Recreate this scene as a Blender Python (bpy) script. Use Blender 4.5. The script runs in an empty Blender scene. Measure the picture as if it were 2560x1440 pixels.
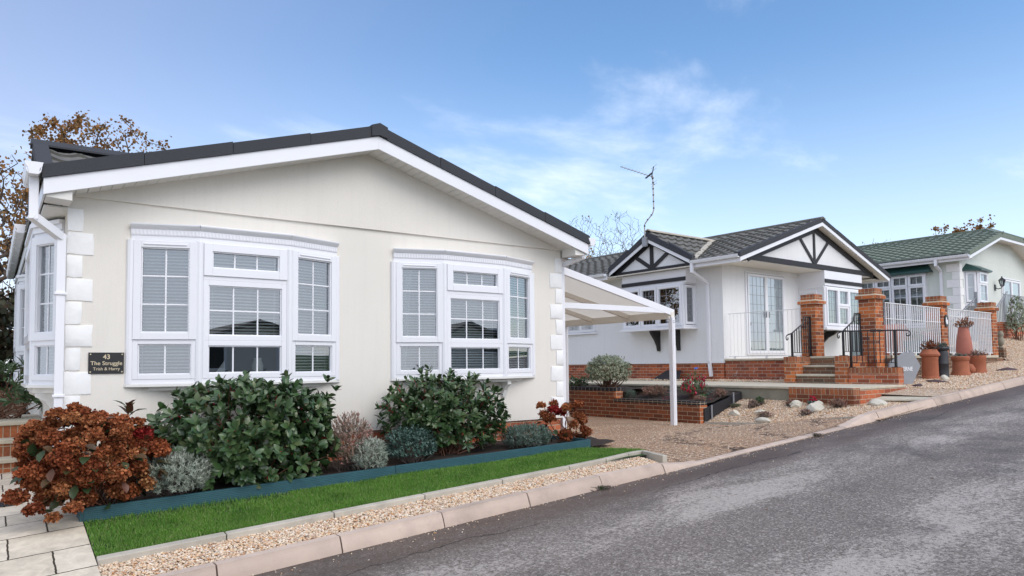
import bpy, math, random
import numpy as np
from mathutils import Vector, Matrix
random.seed(7); RNG = np.random.default_rng(7)
R_ = math.radians
scene = bpy.context.scene
COL = scene.collection

# ------------------------------------------------------------------ camera
FPX, HEAD, PITCH, ROLL, CYP = 1788.66, 53.898, 2.8987, -0.6163, 822.8
az, pi_, ro = R_(HEAD), R_(PITCH), R_(ROLL)
fw = Vector((math.cos(az)*math.cos(pi_), math.sin(az)*math.cos(pi_), math.sin(pi_)))
rt = Vector((math.sin(az), -math.cos(az), 0)); up = rt.cross(fw)
rt2 = rt*math.cos(ro) + up*math.sin(ro); up2 = rt2.cross(fw)
cd = bpy.data.cameras.new('camera'); cam = bpy.data.objects.new('camera', cd); COL.objects.link(cam)
cam.matrix_world = Matrix(((rt2.x, up2.x, -fw.x, 0), (rt2.y, up2.y, -fw.y, 0), (rt2.z, up2.z, -fw.z, 1.6), (0, 0, 0, 1)))
cd.sensor_width = 36; cd.lens = 36*FPX/2560; cd.shift_y = (CYP-720)/2560
cd.clip_start = 0.05; cd.clip_end = 3000
scene.camera = cam

# ------------------------------------------------------------------ sky, sun, exposure
SUN_TO = Vector((0.22, -1.0, 0.95)).normalized()
SUN_EL = math.asin(SUN_TO.z); SUN_AZ = math.atan2(SUN_TO.x, SUN_TO.y)
world = bpy.data.worlds.new('World'); scene.world = world; world.use_nodes = True
wn, wl = world.node_tree.nodes, world.node_tree.links
wn.clear()
def WN(t, **k):
    n = wn.new(t)
    for a, b in k.items(): setattr(n, a, b)
    return n
out = WN('ShaderNodeOutputWorld'); bg = WN('ShaderNodeBackground')
sky = WN('ShaderNodeTexSky', sky_type='NISHITA', sun_disc=False)
sky.sun_elevation = SUN_EL; sky.sun_rotation = SUN_AZ
sky.air_density = 1.0; sky.dust_density = 0.6; sky.ozone_density = 1.6; sky.altitude = 50
tc = WN('ShaderNodeTexCoord'); sep = WN('ShaderNodeSeparateXYZ')
wl.new(tc.outputs['Generated'], sep.inputs[0])
def wmath(op, a, b=None, c=None):
    n = WN('ShaderNodeMath', operation=op)
    for i, v in enumerate((a, b, c)):
        if v is None: continue
        if isinstance(v, (int, float)): n.inputs[i].default_value = v
        else: wl.new(v, n.inputs[i])
    return n.outputs[0]
zz = wmath('ADD', wmath('MAXIMUM', sep.outputs[2], 0.0), 0.22)
cx = wmath('DIVIDE', sep.outputs[0], zz); cy_ = wmath('DIVIDE', sep.outputs[1], zz)
comb = WN('ShaderNodeCombineXYZ'); wl.new(cx, comb.inputs[0]); wl.new(cy_, comb.inputs[1])
nz1 = WN('ShaderNodeTexNoise'); nz1.inputs['Scale'].default_value = 1.15; nz1.inputs['Detail'].default_value = 9; nz1.inputs['Roughness'].default_value = .6; nz1.inputs['Distortion'].default_value = .35
mp = WN('ShaderNodeMapping'); mp.inputs['Location'].default_value = (2.871, 1.785, 0); mp.inputs['Rotation'].default_value = (0, 0, .5); mp.inputs['Scale'].default_value = (.8, 1.25, 1)
wl.new(comb.outputs[0], mp.inputs[0]); wl.new(mp.outputs[0], nz1.inputs['Vector'])
# thin cloud in front of the camera, thick white cover behind it (it lights the street softly and shows in the panes)
hx, hy = math.cos(az), math.sin(az)
fwd = wmath('ADD', wmath('MULTIPLY', sep.outputs[0], hx), wmath('MULTIPLY', sep.outputs[1], hy))
mr = WN('ShaderNodeMapRange'); mr.inputs[1].default_value = .35; mr.inputs[2].default_value = -.35; mr.inputs[3].default_value = 0; mr.inputs[4].default_value = .60
wl.new(fwd, mr.inputs[0])
cr = WN('ShaderNodeMapRange', interpolation_type='SMOOTHSTEP'); cr.inputs[1].default_value = .53; cr.inputs[2].default_value = .78
wl.new(wmath('ADD', nz1.outputs[0], mr.outputs[0]), cr.inputs[0])
hz = WN('ShaderNodeMapRange', interpolation_type='SMOOTHSTEP'); hz.inputs[1].default_value = .0; hz.inputs[2].default_value = .42; hz.inputs[3].default_value = .42; hz.inputs[4].default_value = 0
wl.new(sep.outputs[2], hz.inputs[0])
lf = WN('ShaderNodeMapRange', interpolation_type='SMOOTHSTEP'); lf.inputs[1].default_value = -.15; lf.inputs[2].default_value = .95; lf.inputs[3].default_value = 0; lf.inputs[4].default_value = .80
wl.new(wmath('ADD', wmath('MULTIPLY', sep.outputs[0], -hy), wmath('MULTIPLY', sep.outputs[1], hx)), lf.inputs[0])
cov = wmath('MINIMUM', wmath('ADD', wmath('MULTIPLY', cr.outputs[0], .58), hz.outputs[0]), .93)
hsv = WN('ShaderNodeHueSaturation'); hsv.inputs['Saturation'].default_value = 1.15; hsv.inputs['Value'].default_value = 1.28
wl.new(sky.outputs[0], hsv.inputs['Color'])
mixc = WN('ShaderNodeMix', data_type='RGBA'); wl.new(cov, mixc.inputs[0]); mixl = WN('ShaderNodeMix', data_type='RGBA'); wl.new(lf.outputs[0], mixl.inputs[0]); wl.new(hsv.outputs[0], mixl.inputs[6]); mixl.inputs[7].default_value = (2.75, 3.1, 4.5, 1); wl.new(mixl.outputs[2], mixc.inputs[6]); mixc.inputs[7].default_value = (7.4, 7.8, 8.8, 1)
wl.new(mixc.outputs[2], bg.inputs['Color']); bg.inputs['Strength'].default_value = 0.105
wl.new(bg.outputs[0], out.inputs[0])
sl = bpy.data.lights.new('sun', 'SUN'); sl.energy = 1.05; sl.angle = R_(45); sl.color = (1, .93, .82)
so = bpy.data.objects.new('sun', sl); COL.objects.link(so)
so.rotation_euler = (-SUN_TO).to_track_quat('-Z', 'Y').to_euler()
scene.view_settings.view_transform = 'Standard'; scene.view_settings.look = 'None'
scene.view_settings.exposure = 0.72; scene.view_settings.gamma = 1.0

# ------------------------------------------------------------------ mesh helpers
ID4 = Matrix.Identity(4)
CTX = {}
class MB:
    def __init__(s, M=None): s.v = []; s.f = []; s.mi = []; s.cur = 0; s.M = M
    def add(s, vs, fs):
        b = len(s.v)
        for p in vs:
            p = Vector(p)
            s.v.append(s.M @ p if s.M else p)
        for f in fs: s.f.append([b+i for i in f]); s.mi.append(s.cur)
        return s
    def poly(s, pts): return s.add(pts, [list(range(len(pts)))])
    def box(s, x0, x1, y0, y1, z0, z1):
        return s.add([(x0,y0,z0),(x1,y0,z0),(x1,y1,z0),(x0,y1,z0),(x0,y0,z1),(x1,y0,z1),(x1,y1,z1),(x0,y1,z1)],
            [[0,3,2,1],[4,5,6,7],[0,1,5,4],[1,2,6,5],[2,3,7,6],[3,0,4,7]])
    def ext(s, pts, d):
        # extrude closed polygon pts by vector d
        n = len(pts); d = Vector(d); A = [Vector(p) for p in pts]
        c = Vector((0,0,0))
        for i in range(n): c += (A[i]-A[0]).cross(A[(i+1) % n]-A[0])
        if c.dot(d) > 0: A.reverse()
        return s.add(A+[p+d for p in A], [list(range(n)), list(range(2*n-1, n-1, -1))]+[[i, n+i, n+(i+1) % n, (i+1) % n] for i in range(n)])
    def beam(s, a, b, w, h, upv=(0,0,1)):
        a, b = Vector(a), Vector(b); t = (b-a).normalized(); u = Vector(upv); x = t.cross(u)
        if x.length < 1e-4: x = t.cross(Vector((0,1,0)))
        x.normalize(); u = x.cross(t)
        q = [x*(-w/2)+u*(-h/2), x*(w/2)+u*(-h/2), x*(w/2)+u*(h/2), x*(-w/2)+u*(h/2)]
        return s.ext([a+p for p in q], b-a)
    def tube(s, pts, r, n=8, cap=True):
        pts = [Vector(p) for p in pts]; k = len(pts)
        rs = r if isinstance(r, (list, tuple)) else [r]*k
        vs = []; ref = Vector((0,0,1)); prevx = None
        for i, p in enumerate(pts):
            t = (pts[min(i+1,k-1)]-pts[max(i-1,0)]).normalized()
            x = prevx - t*prevx.dot(t) if prevx else t.cross(ref)
            if x.length < 1e-4: x = t.cross(Vector((0,1,0)))
            x.normalize(); prevx = x; y = t.cross(x)
            for j in range(n):
                a = 2*math.pi*j/n; vs.append(p+(x*math.cos(a)+y*math.sin(a))*rs[i])
        fs = [[i*n+j, i*n+(j+1) % n, (i+1)*n+(j+1) % n, (i+1)*n+j] for i in range(k-1) for j in range(n)]
        if cap: fs += [list(range(n-1,-1,-1)), list(range((k-1)*n, k*n))]
        return s.add(vs, fs)
    def lathe(s, prof, c, n=24):
        cx, cy, cz = c; k = len(prof); vs = []
        for r, z in prof:
            for j in range(n):
                a = 2*math.pi*j/n; vs.append((cx+r*math.cos(a), cy+r*math.sin(a), cz+z))
        fs = [[i*n+j, i*n+(j+1) % n, (i+1)*n+(j+1) % n, (i+1)*n+j] for i in range(k-1) for j in range(n)]
        fs += [list(range(n-1,-1,-1)), list(range((k-1)*n, k*n))]
        return s.add(vs, fs)
    def strip(s, prof, a, b):
        # sweep an open/closed cross-section list of (y,z) offsets; a,b functions give the frame origin
        pass

def mesh_obj(name, V, F, mats, parent=None, MI=None, smooth=None, frame=None, loc=None, uv=True, bevel=0):
    if not isinstance(mats, (list, tuple)): mats = [mats]
    if parent is not None: frame, loc = CTX[parent.name]
    frame = frame or ID4; loc = Vector(loc) if loc is not None else None
    V = np.asarray(V, dtype=np.float64).reshape(-1, 3)
    if loc is None: loc = Vector((V[:,0].mean(), V[:,1].mean(), V[:,2].min())) if len(V) else Vector((0,0,0))
    W = V.astype(np.float64)
    V = V - np.array(loc)
    me = bpy.data.meshes.new(name)
    if isinstance(F, np.ndarray):
        k = F.shape[1]; n = len(F)
        me.vertices.add(len(V)); me.vertices.foreach_set('co', V.astype(np.float32).ravel())
        me.loops.add(n*k); me.loops.foreach_set('vertex_index', F.astype(np.int32).ravel())
        me.polygons.add(n); me.polygons.foreach_set('loop_start', np.arange(0, n*k, k, dtype=np.int32))
        me.polygons.foreach_set('loop_total', np.full(n, k, np.int32))
    else:
        me.from_pydata([tuple(p) for p in V], [], F)
    me.update(calc_edges=True)
    for m in mats: me.materials.append(m)
    if MI is not None: me.polygons.foreach_set('material_index', np.asarray(MI, dtype=np.int32))
    if uv and len(F) < 60000 and not isinstance(F, np.ndarray):
        ul = me.uv_layers.new(name='UVMap'); dat = np.zeros((len(me.loops), 2), np.float32)
        for p in me.polygons:
            n = p.normal
            if abs(n.z) > .72:
                for li in p.loop_indices:
                    q = W[me.loops[li].vertex_index]; dat[li] = (q[0], q[1])
            else:
                h = math.hypot(n.x, n.y); tx, ty = -n.y/h, n.x/h
                for li in p.loop_indices:
                    q = W[me.loops[li].vertex_index]; dat[li] = (q[0]*tx+q[1]*ty, q[2])
        ul.data.foreach_set('uv', dat.ravel())
    if smooth is not None:
        me.polygons.foreach_set('use_smooth', np.ones(len(me.polygons), bool))
        if smooth < 179: me.set_sharp_from_angle(angle=R_(smooth))
    o = bpy.data.objects.new(name, me); COL.objects.link(o)
    if parent is not None: o.parent = parent
    else: o.matrix_world = frame @ Matrix.Translation(loc)
    CTX[o.name] = (frame, loc)
    if bevel:
        b = o.modifiers.new('bevel', 'BEVEL'); b.width = bevel; b.segments = 2; b.limit_method = 'ANGLE'; b.angle_limit = R_(40)
    return o
def part(name, mb, mats, parent=None, **k):
    return mesh_obj(name, [tuple(p) for p in mb.v], mb.f, mats, parent, MI=mb.mi if isinstance(mats, (list, tuple)) else None, **k)
def tag(o, label, cat, group=None):
    o['label'] = label; o['category'] = cat
    if group: o['group'] = group
    return o
def thing(name, label, cat, loc, frame=None, group=None):
    o = bpy.data.objects.new(name, None); COL.objects.link(o); o.empty_display_size = .2
    frame = frame or ID4
    o.matrix_world = frame @ Matrix.Translation(Vector(loc)); CTX[o.name] = (frame, Vector(loc))
    return tag(o, label, cat, group)
def struct(o): o['kind'] = 'structure'; return o
def stuff(o, label=None, cat=None):
    o['kind'] = 'stuff'
    if label: o['label'] = label
    if cat: o['category'] = cat
    return o
def dup(root, loc, rotz=0, label=None):
    # copy of a world-frame thing with its parts and sub-parts
    def cp(o, par):
        c = o.copy(); COL.objects.link(c)
        if par: c.parent = par
        for ch in list(o.children): cp(ch, c)
        return c
    r = cp(root, None); r.matrix_world = Matrix.Translation(Vector(loc)) @ Matrix.Rotation(rotz, 4, 'Z')
    if label: r['label'] = label
    return r

# numpy scattering of a small template ---------------------------------------
def frames(d, n):
    d = d/np.linalg.norm(d, axis=1, keepdims=True)
    n = n-(n*d).sum(1, keepdims=True)*d
    n /= np.maximum(np.linalg.norm(n, axis=1, keepdims=True), 1e-6)
    return np.stack([d, np.cross(n, d), n], axis=2)      # columns x,y,z
def scatter(tv, tf, pos, fr, scale):
    tv = np.asarray(tv, float); tf = np.asarray(tf, int); N = len(pos)
    sc = np.asarray(scale, float)
    if sc.ndim == 1: sc = np.repeat(sc[:, None], 3, 1)
    P = tv[None]*sc[:, None, :]
    V = np.einsum('nij,nkj->nki', fr, P)+pos[:, None, :]
    F = tf[None]+(np.arange(N)*len(tv))[:, None, None]
    return V.reshape(-1, 3), F.reshape(-1, tf.shape[1])
def rand_dir(n):
    d = RNG.normal(size=(n, 3)); return d/np.linalg.norm(d, axis=1, keepdims=True)
LEAF_V = [(0,0,0),(.20,.14,.035),(.20,0,-.01),(.20,-.14,.035),(.52,.225,.05),(.52,0,-.02),(.52,-.225,.05),(.82,.145,-.02),(.84,0,-.07),(.82,-.145,-.02),(1,0,-.13)]
LEAF_F = [(0,2,1),(0,3,2),(1,2,5),(1,5,4),(2,3,6),(2,6,5),(4,5,8),(4,8,7),(5,6,9),(5,9,8),(7,8,10),(8,9,10)]
NEEDLE_V = [(0,.5,0),(0,-.5,0),(.6,-.45,.08),(.6,.45,.08),(1,0,.02)]
NEEDLE_F = [(0,1,2),(0,2,3),(3,2,4)]
QUAD_V = [(0,-.35,0),(.55,-.5,.12),(1,0,-.05),(.55,.5,.12),(0,.35,0)]
QUAD_F = [(0,1,2),(0,2,4),(4,2,3)]
_t = (1+5**.5)/2
ICO_V = np.array([(-1,_t,0),(1,_t,0),(-1,-_t,0),(1,-_t,0),(0,-1,_t),(0,1,_t),(0,-1,-_t),(0,1,-_t),(_t,0,-1),(_t,0,1),(-_t,0,-1),(-_t,0,1)])/math.hypot(1,_t)
ICO_F = [(0,11,5),(0,5,1),(0,1,7),(0,7,10),(0,10,11),(1,5,9),(5,11,4),(11,10,2),(10,7,6),(7,1,8),(3,9,4),(3,4,2),(3,2,6),(3,6,8),(3,8,9),(4,9,5),(2,4,11),(6,2,10),(8,6,7),(9,8,1)]

# ------------------------------------------------------------------ materials
class NT:
    def __init__(s, name):
        s.m = bpy.data.materials.new(name); s.m.use_nodes = True
        s.n = s.m.node_tree.nodes; s.l = s.m.node_tree.links; s.n.clear()
        s.out = s.n.new('ShaderNodeOutputMaterial'); s.b = s.n.new('ShaderNodeBsdfPrincipled')
        s.l.new(s.b.outputs[0], s.out.inputs[0])
    def N(s, t, **k):
        n = s.n.new(t)
        for a, v in k.items():
            if a.startswith('i_'):
                key = a[2:]; n.inputs[int(key) if key.isdigit() else key.replace('_', ' ')].default_value = v
            else: setattr(n, a, v)
        return n
    def L(s, a, b): s.l.new(a, b)
    def coord(s, kind='Object'): return s.N('ShaderNodeTexCoord').outputs[kind]
    def pos(s): return s.N('ShaderNodeNewGeometry').outputs['Position']
    def noise(s, vec, scale, detail=4, rough=.55, dist=0):
        n = s.N('ShaderNodeTexNoise'); n.inputs['Scale'].default_value = scale; n.inputs['Detail'].default_value = detail
        n.inputs['Roughness'].default_value = rough; n.inputs['Distortion'].default_value = dist
        s.L(vec, n.inputs['Vector']); return n.outputs[0]
    def ramp(s, fac, stops, interp='LINEAR'):
        r = s.N('ShaderNodeValToRGB'); r.color_ramp.interpolation = interp
        e = r.color_ramp.elements
        while len(e) < len(stops): e.new(.5)
        for i, (p, c) in enumerate(stops):
            e[i].position = p; e[i].color = (c, c, c, 1) if isinstance(c, (int, float)) else (*c, 1)
        s.L(fac, r.inputs[0]); return r.outputs[0]
    def mix(s, fac, a, b, blend='MIX'):
        m = s.N('ShaderNodeMix', data_type='RGBA', blend_type=blend)
        for i, v in ((0, fac), (6, a), (7, b)):
            if isinstance(v, (int, float)): m.inputs[i].default_value = v
            elif isinstance(v, tuple): m.inputs[i].default_value = (*v, 1)
            else: s.L(v, m.inputs[i])
        return m.outputs[2]
    def math(s, op, a, b=None):
        m = s.N('ShaderNodeMath', operation=op)
        for i, v in enumerate((a, b)):
            if v is None: continue
            if isinstance(v, (int, float)): m.inputs[i].default_value = v
            else: s.L(v, m.inputs[i])
        return m.outputs[0]
    def bump(s, h, strength=.3, dist=.01, prev=None):
        b = s.N('ShaderNodeBump'); b.inputs['Strength'].default_value = strength; b.inputs['Distance'].default_value = dist
        s.L(h, b.inputs['Height'])
        if prev is not None: s.L(prev, b.inputs['Normal'])
        return b.outputs[0]
    def set(s, col=None, rough=None, normal=None, **k):
        for key, v in dict(col=col, rough=rough).items():
            if v is None: continue
            inp = s.b.inputs['Base Color' if key == 'col' else 'Roughness']
            if isinstance(v, tuple): inp.default_value = (*v, 1)
            elif isinstance(v, (int, float)): inp.default_value = v
            else: s.L(v, inp)
        if normal is not None: s.L(normal, s.b.inputs['Normal'])
        for key, v in k.items(): s.b.inputs[key.replace('_', ' ')].default_value = v
        return s.m
def mul(c, k): return tuple(min(1, x*k) for x in c)

def m_plain(name, col, rough=.5, var=.12, vs=3.0, bump=0, bs=80, isl=0, **k):
    t = NT(name); p = t.pos()
    n = t.noise(p, vs, 5, .6)
    c = t.mix(n, mul(col, 1-var), mul(col, 1+var))
    if isl:
        g_ = t.N('ShaderNodeNewGeometry'); c = t.mix(1.0, c, t.ramp(g_.outputs['Random Per Island'], [(0, 1-isl), (1, 1+isl*.6)]), 'MULTIPLY')
        c = t.mix(t.ramp(t.noise(p, 2.3, 7, .7), [(.5, 0.0), (.75, .5)]), c, mul(col, .45))
    nb = t.bump(t.noise(p, bs, 3), bump, .004) if bump else None
    return t.set(c, rough, nb, **k)
def m_render(name, col, scale=170, bump=.55, var=.05, streak=0):
    t = NT(name); p = t.pos()
    big = t.noise(p, .9, 4, .6); fine = t.noise(p, scale, 4, .65)
    c = t.mix(big, mul(col, 1-var), mul(col, 1+var*.6))
    c = t.mix(t.ramp(fine, [(.3, .0), (.46, 1.0)]), mul(col, .8), c)
    if streak:
        mpn = t.N('ShaderNodeMapping'); mpn.inputs['Scale'].default_value = (9, 9, .55); t.L(p, mpn.inputs[0])
        s_ = t.ramp(t.noise(mpn.outputs[0], 1.6, 6, .65), [(.5, 0.0), (.75, streak)])
        c = t.mix(s_, c, mul(col, .66))
    return t.set(c, .9, t.bump(fine, bump, .004), Specular_IOR_Level=.2)
def m_leaf(name, cols, rough=.35, trans=.12, spec=.5, perobj=None):
    t = NT(name); g = t.N('ShaderNodeNewGeometry')
    c = t.ramp(g.outputs['Random Per Island'], [(i/max(1, len(cols)-1), k) for i, k in enumerate(cols)])
    n = t.noise(t.pos(), 3.2, 2)
    c = t.mix(t.ramp(n, [(.35, 0.0), (.65, 1.0)]), t.mix(1.0, c, (.72, .78, .74), 'MULTIPLY'), c)
    if perobj:
        oi = t.N('ShaderNodeObjectInfo'); c = t.mix(1.0, c, t.ramp(oi.outputs['Random'], [(i/(len(perobj)-1), k) for i, k in enumerate(perobj)]), 'MULTIPLY')
    t.set(c, rough, None, Specular_IOR_Level=spec)
    tr = t.N('ShaderNodeBsdfTranslucent'); t.L(c, tr.inputs[0])
    mx = t.N('ShaderNodeMixShader'); mx.inputs[0].default_value = trans
    t.L(t.b.outputs[0], mx.inputs[1]); t.L(tr.outputs[0], mx.inputs[2]); t.L(mx.outputs[0], t.out.inputs[0])
    return t.m
def m_brick(name, c1, c2, mortar, dirt=.35, w=.225, h=.075, soldier=False, white=0, bias=0.0):
    t = NT(name)
    uvn = t.N('ShaderNodeUVMap'); uv = uvn.outputs[0]
    wob = t.N('ShaderNodeTexNoise'); wob.inputs['Scale'].default_value = 9; t.L(uv, wob.inputs['Vector'])
    vm = t.N('ShaderNodeVectorMath', operation='SCALE'); vm.inputs[3].default_value = .006; t.L(wob.outputs['Color'], vm.inputs[0])
    va = t.N('ShaderNodeVectorMath', operation='ADD'); t.L(uv, va.inputs[0]); t.L(vm.outputs[0], va.inputs[1])
    b = t.N('ShaderNodeTexBrick'); b.offset = .5 if not soldier else 0
    for k, v in dict(Scale=1.0, Mortar_Size=.0055, Mortar_Smooth=.15, Bias=bias, Brick_Width=w, Row_Height=h).items(): b.inputs[k.replace('_', ' ')].default_value = v
    b.inputs['Color1'].default_value = (*c1, 1); b.inputs['Color2'].default_value = (*c2, 1); b.inputs['Mortar'].default_value = (*mortar, 1)
    t.L(va.outputs[0], b.inputs['Vector'])
    p = t.pos(); n1 = t.noise(p, 34, 6, .7); n2 = t.noise(p, 1.7, 5, .6)
    c = t.mix(1.0, b.outputs['Color'], t.ramp(n1, [(.25, .66), (.75, 1.25)]), 'MULTIPLY')
    c = t.mix(t.ramp(n2, [(.45, 0.0), (.75, dirt)]), c, mul(mortar, .35))
    if white:
        mpn = t.N('ShaderNodeMapping'); mpn.inputs['Scale'].default_value = (6, 6, 3.2); t.L(p, mpn.inputs[0])
        c = t.mix(t.ramp(t.noise(mpn.outputs[0], 1.1, 5, .7), [(.60, 0.0), (.68, white)]), c, (.62, .58, .55))
    nb = t.bump(t.math('SUBTRACT', t.math('MULTIPLY', n1, .35), b.outputs['Fac']), .6, .006)
    return t.set(c, .88, nb, Specular_IOR_Level=.2)
def m_voro_gravel(name, scale, cols, grid=None, bump=.9):
    t = NT(name); p = t.pos()
    v = t.N('ShaderNodeTexVoronoi'); v.inputs['Scale'].default_value = scale; t.L(p, v.inputs['Vector'])
    sp = t.N('ShaderNodeSeparateColor'); t.L(v.outputs['Color'], sp.inputs[0])
    c = t.ramp(sp.outputs[0], [(i/(len(cols)-1), k) for i, k in enumerate(cols)])
    d = t.ramp(v.outputs['Distance'], [(.3, 1.0), (.7, .5)])
    c = t.mix(1.0, c, d, 'MULTIPLY')
    big = t.noise(p, .8, 5, .6)
    c = t.mix(t.ramp(big, [(.4, 0.0), (.8, .35)]), c, mul(cols[0], .6))
    h = v.outputs['Distance']; nb = t.bump(t.math('MULTIPLY', h, -1.0), bump, .012)
    if grid:
        g = t.N('ShaderNodeTexVoronoi', feature='DISTANCE_TO_EDGE'); g.inputs['Scale'].default_value = grid; g.inputs['Randomness'].default_value = .3
        mpn = t.N('ShaderNodeMapping'); mpn.inputs['Scale'].default_value = (.72, 1, 1); mpn.inputs['Rotation'].default_value = (0, 0, .036); t.L(p, mpn.inputs[0])
        t.L(mpn.outputs[0], g.inputs['Vector'])
        e = t.ramp(g.outputs['Distance'], [(.035, 1.0), (.10, 0.0)])
        bare = t.ramp(t.noise(p, 1.3, 5, .65), [(.34, .30), (.62, 1.0)])
        c = t.mix(t.math('MULTIPLY', e, bare), c, (.035, .027, .022))
        nb = t.bump(t.ramp(g.outputs['Distance'], [(.0, 0.0), (.3, 1.0)]), .8, .02, nb)
    return t.set(c, .85, nb, Specular_IOR_Level=.25)

MAT = {}
def K(n): return MAT[n]
MAT['render_cream'] = m_render('cream_render', (.795, .756, .690), 150, .8, .07, .12)
MAT['render_white'] = m_render('white_render', (.80, .80, .80), 110, .8, .05, .16)
MAT['render_green'] = m_render('pale_green_render', (.67, .71, .66), 110, .7, .06, .10)
MAT['upvc'] = m_plain('white_upvc', (.80, .80, .83), .28, .025, 2)
MAT['upvc_old'] = m_plain('weathered_white_upvc', (.76, .75, .72), .4, .06, 6)
MAT['soffit'] = m_plain('soffit_board', (.72, .70, .66), .45, .04, 3)
MAT['quoin'] = m_plain('quoin_stone', (.84, .835, .825), .8, .06, 12, 1.0, 20)
MAT['verge'] = m_plain('granulated_verge', (.046, .048, .056), .9, .55, 190, .6, 300)
MAT['tile_grey'] = m_plain('grey_roof_tile', (.15, .145, .13), .85, .55, 7, .5, 120)
MAT['tile_green'] = m_plain('green_roof_tile', (.17, .205, .165), .85, .4, 8, .4, 120)
MAT['tile_brown'] = m_plain('brown_roof_tile', (.075, .055, .045), .85, .4, 6, .4, 120)
MAT['black'] = m_plain('black_paint', (.013, .013, .015), .4, .3, 20)
MAT['timber_black'] = m_plain('black_stained_timber', (.017, .016, .019), .6, .35, 25, .3, 60)
MAT['green_dark'] = m_plain('dark_green_cladding', (.012, .055, .05), .35, .2, 6)
MAT['slat'] = m_plain('blind_slat', (.84, .86, .87), .5, .02, 3)
MAT['curtain'] = m_plain('net_curtain', (.62, .62, .60), .9, .08, 8)
MAT['unlit_room'] = m_plain('unlit_room_dark', (.075, .055, .045), .9, .1, 1)  # dark tone stands for the lack of light behind the panes
MAT['slate'] = m_plain('black_slate', (.014, .015, .016), .45, .3, 15, .3, 40)
MAT['gold'] = m_plain('engraved_gilt_lettering', (.62, .52, .36), .5, .05, 20)
MAT['mast'] = m_plain('pale_grey_mast', (.50, .47, .46), .5, .1, 20)
MAT['steel'] = m_plain('grey_galvanised_steel', (.34, .35, .37), .45, .2, 20, Metallic=.6)
MAT['brick_orange'] = m_brick('orange_brick', (.64, .19, .058), (.17, .058, .038), (.50, .42, .31), .12)
MAT['brick_red'] = m_brick('red_brick', (.58, .16, .065), (.25, .07, .042), (.50, .41, .31), .2)
MAT['brick_white'] = m_brick('efflorescent_red_brick', (.46, .13, .06), (.24, .07, .045), (.42, .36, .28), .3, white=.85)
MAT['brick_brown_shade'] = m_brick('brown_brick_shade', (.32, .095, .040), (.16, .052, .03), (.44, .34, .23), .35)  # darker brick tone, with the shade of faces turned from the sun put in
MAT['brick_soldier'] = m_brick('soldier_course_brick', (.46, .15, .06), (.25, .085, .045), (.42, .34, .24), .3, w=.075, h=.23, soldier=True)
MAT['brick_engineer'] = m_brick('blue_engineering_brick', (.035, .038, .047), (.022, .024, .03), (.40, .32, .22), .1, w=.112, h=.30, soldier=True)
MAT['brick_old'] = m_brick('mossy_old_brick', (.25, .12, .07), (.13, .085, .06), (.34, .30, .22), .5)
MAT['mortar'] = m_plain('sandy_mortar', (.47, .39, .28), .95, .15, 20, .6, 90)
MAT['cop'] = m_plain('weathered_coping', (.52, .465, .36), .9, .35, 9, .6, 60)
MAT['kerb'] = m_plain('pinkish_concrete_kerb', (.56, .44, .36), .9, .24, 4, .5, 140, .16)
MAT['edge'] = m_plain('grey_concrete_edging', (.50, .455, .38), .9, .22, 8, .6, 140, .12)
MAT['concrete'] = m_plain('stained_concrete', (.27, .25, .19), .92, .5, 3, .5, 60)
MAT['teal'] = m_plain('teal_recycled_board', (.032, .105, .125), .5, .25, 9, .3, 60)
MAT['soil'] = m_plain('dark_garden_soil', (.030, .019, .013), .97, .5, 30, 1.0, 45)
MAT['turf'] = m_plain('turf_ground', (.035, .075, .016), .95, .5, 14, .8, 60)
MAT['terracotta'] = m_plain('terracotta', (.36, .115, .055), .8, .28, 9, .35, 70)
MAT['terracotta_pale'] = m_plain('pinkish_terracotta', (.42, .145, .10), .75, .22, 6, .3, 70)
MAT['pot_black'] = m_plain('black_glazed_clay', (.022, .023, .027), .5, .4, 14, .3, 70)
MAT['rock_pale'] = m_plain('pale_limestone', (.56, .52, .43), .92, .22, 6, .9, 18)
MAT['rock_plum'] = m_plain('plum_slate_rock', (.085, .052, .052), .85, .35, 8, .9, 24)
MAT['sign_grey'] = m_plain('grey_slate_sign', (.27, .28, .30), .65, .12, 10, .3, 40)
MAT['bark'] = m_plain('dark_bark', (.075, .055, .042), .95, .4, 12, .8, 40)
MAT['twig'] = m_plain('reddish_twig', (.16, .075, .045), .9, .35, 20)
MAT['twig_grey'] = m_plain('grey_brown_twig', (.13, .10, .085), .9, .35, 20)
MAT['white_paint'] = m_plain('white_painted_metal', (.80, .80, .80), .35, .05, 15)
MAT['carport'] = m_plain('cream_carport_panel', (.78, .73, .65), .4, .04, 2)
def m_sheet():
    t = NT('translucent_carport_sheet'); t.set((.90, .885, .86), .35); tr = t.N('ShaderNodeBsdfTranslucent'); tr.inputs[0].default_value = (.95, .91, .84, 1)
    mx = t.N('ShaderNodeMixShader'); mx.inputs[0].default_value = .62; t.L(t.b.outputs[0], mx.inputs[1]); t.L(tr.outputs[0], mx.inputs[2]); t.L(mx.outputs[0], t.out.inputs[0]); return t.m
MAT['sheet'] = m_sheet()
PEB = [(.52,.25,.10),(.83,.70,.53),(.40,.20,.10),(.88,.81,.71),(.66,.38,.18),(.80,.66,.48),(.50,.38,.28),(.82,.68,.50)]
MAT['gravel_bed'] = m_voro_gravel('pea_gravel', 46, PEB)
MAT['drive'] = m_voro_gravel('gravel_paver_grid', 95, [(min(1, c[0]*1.14), c[1]*1.03, c[2]*.98) for c in PEB], grid=13.5)
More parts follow.
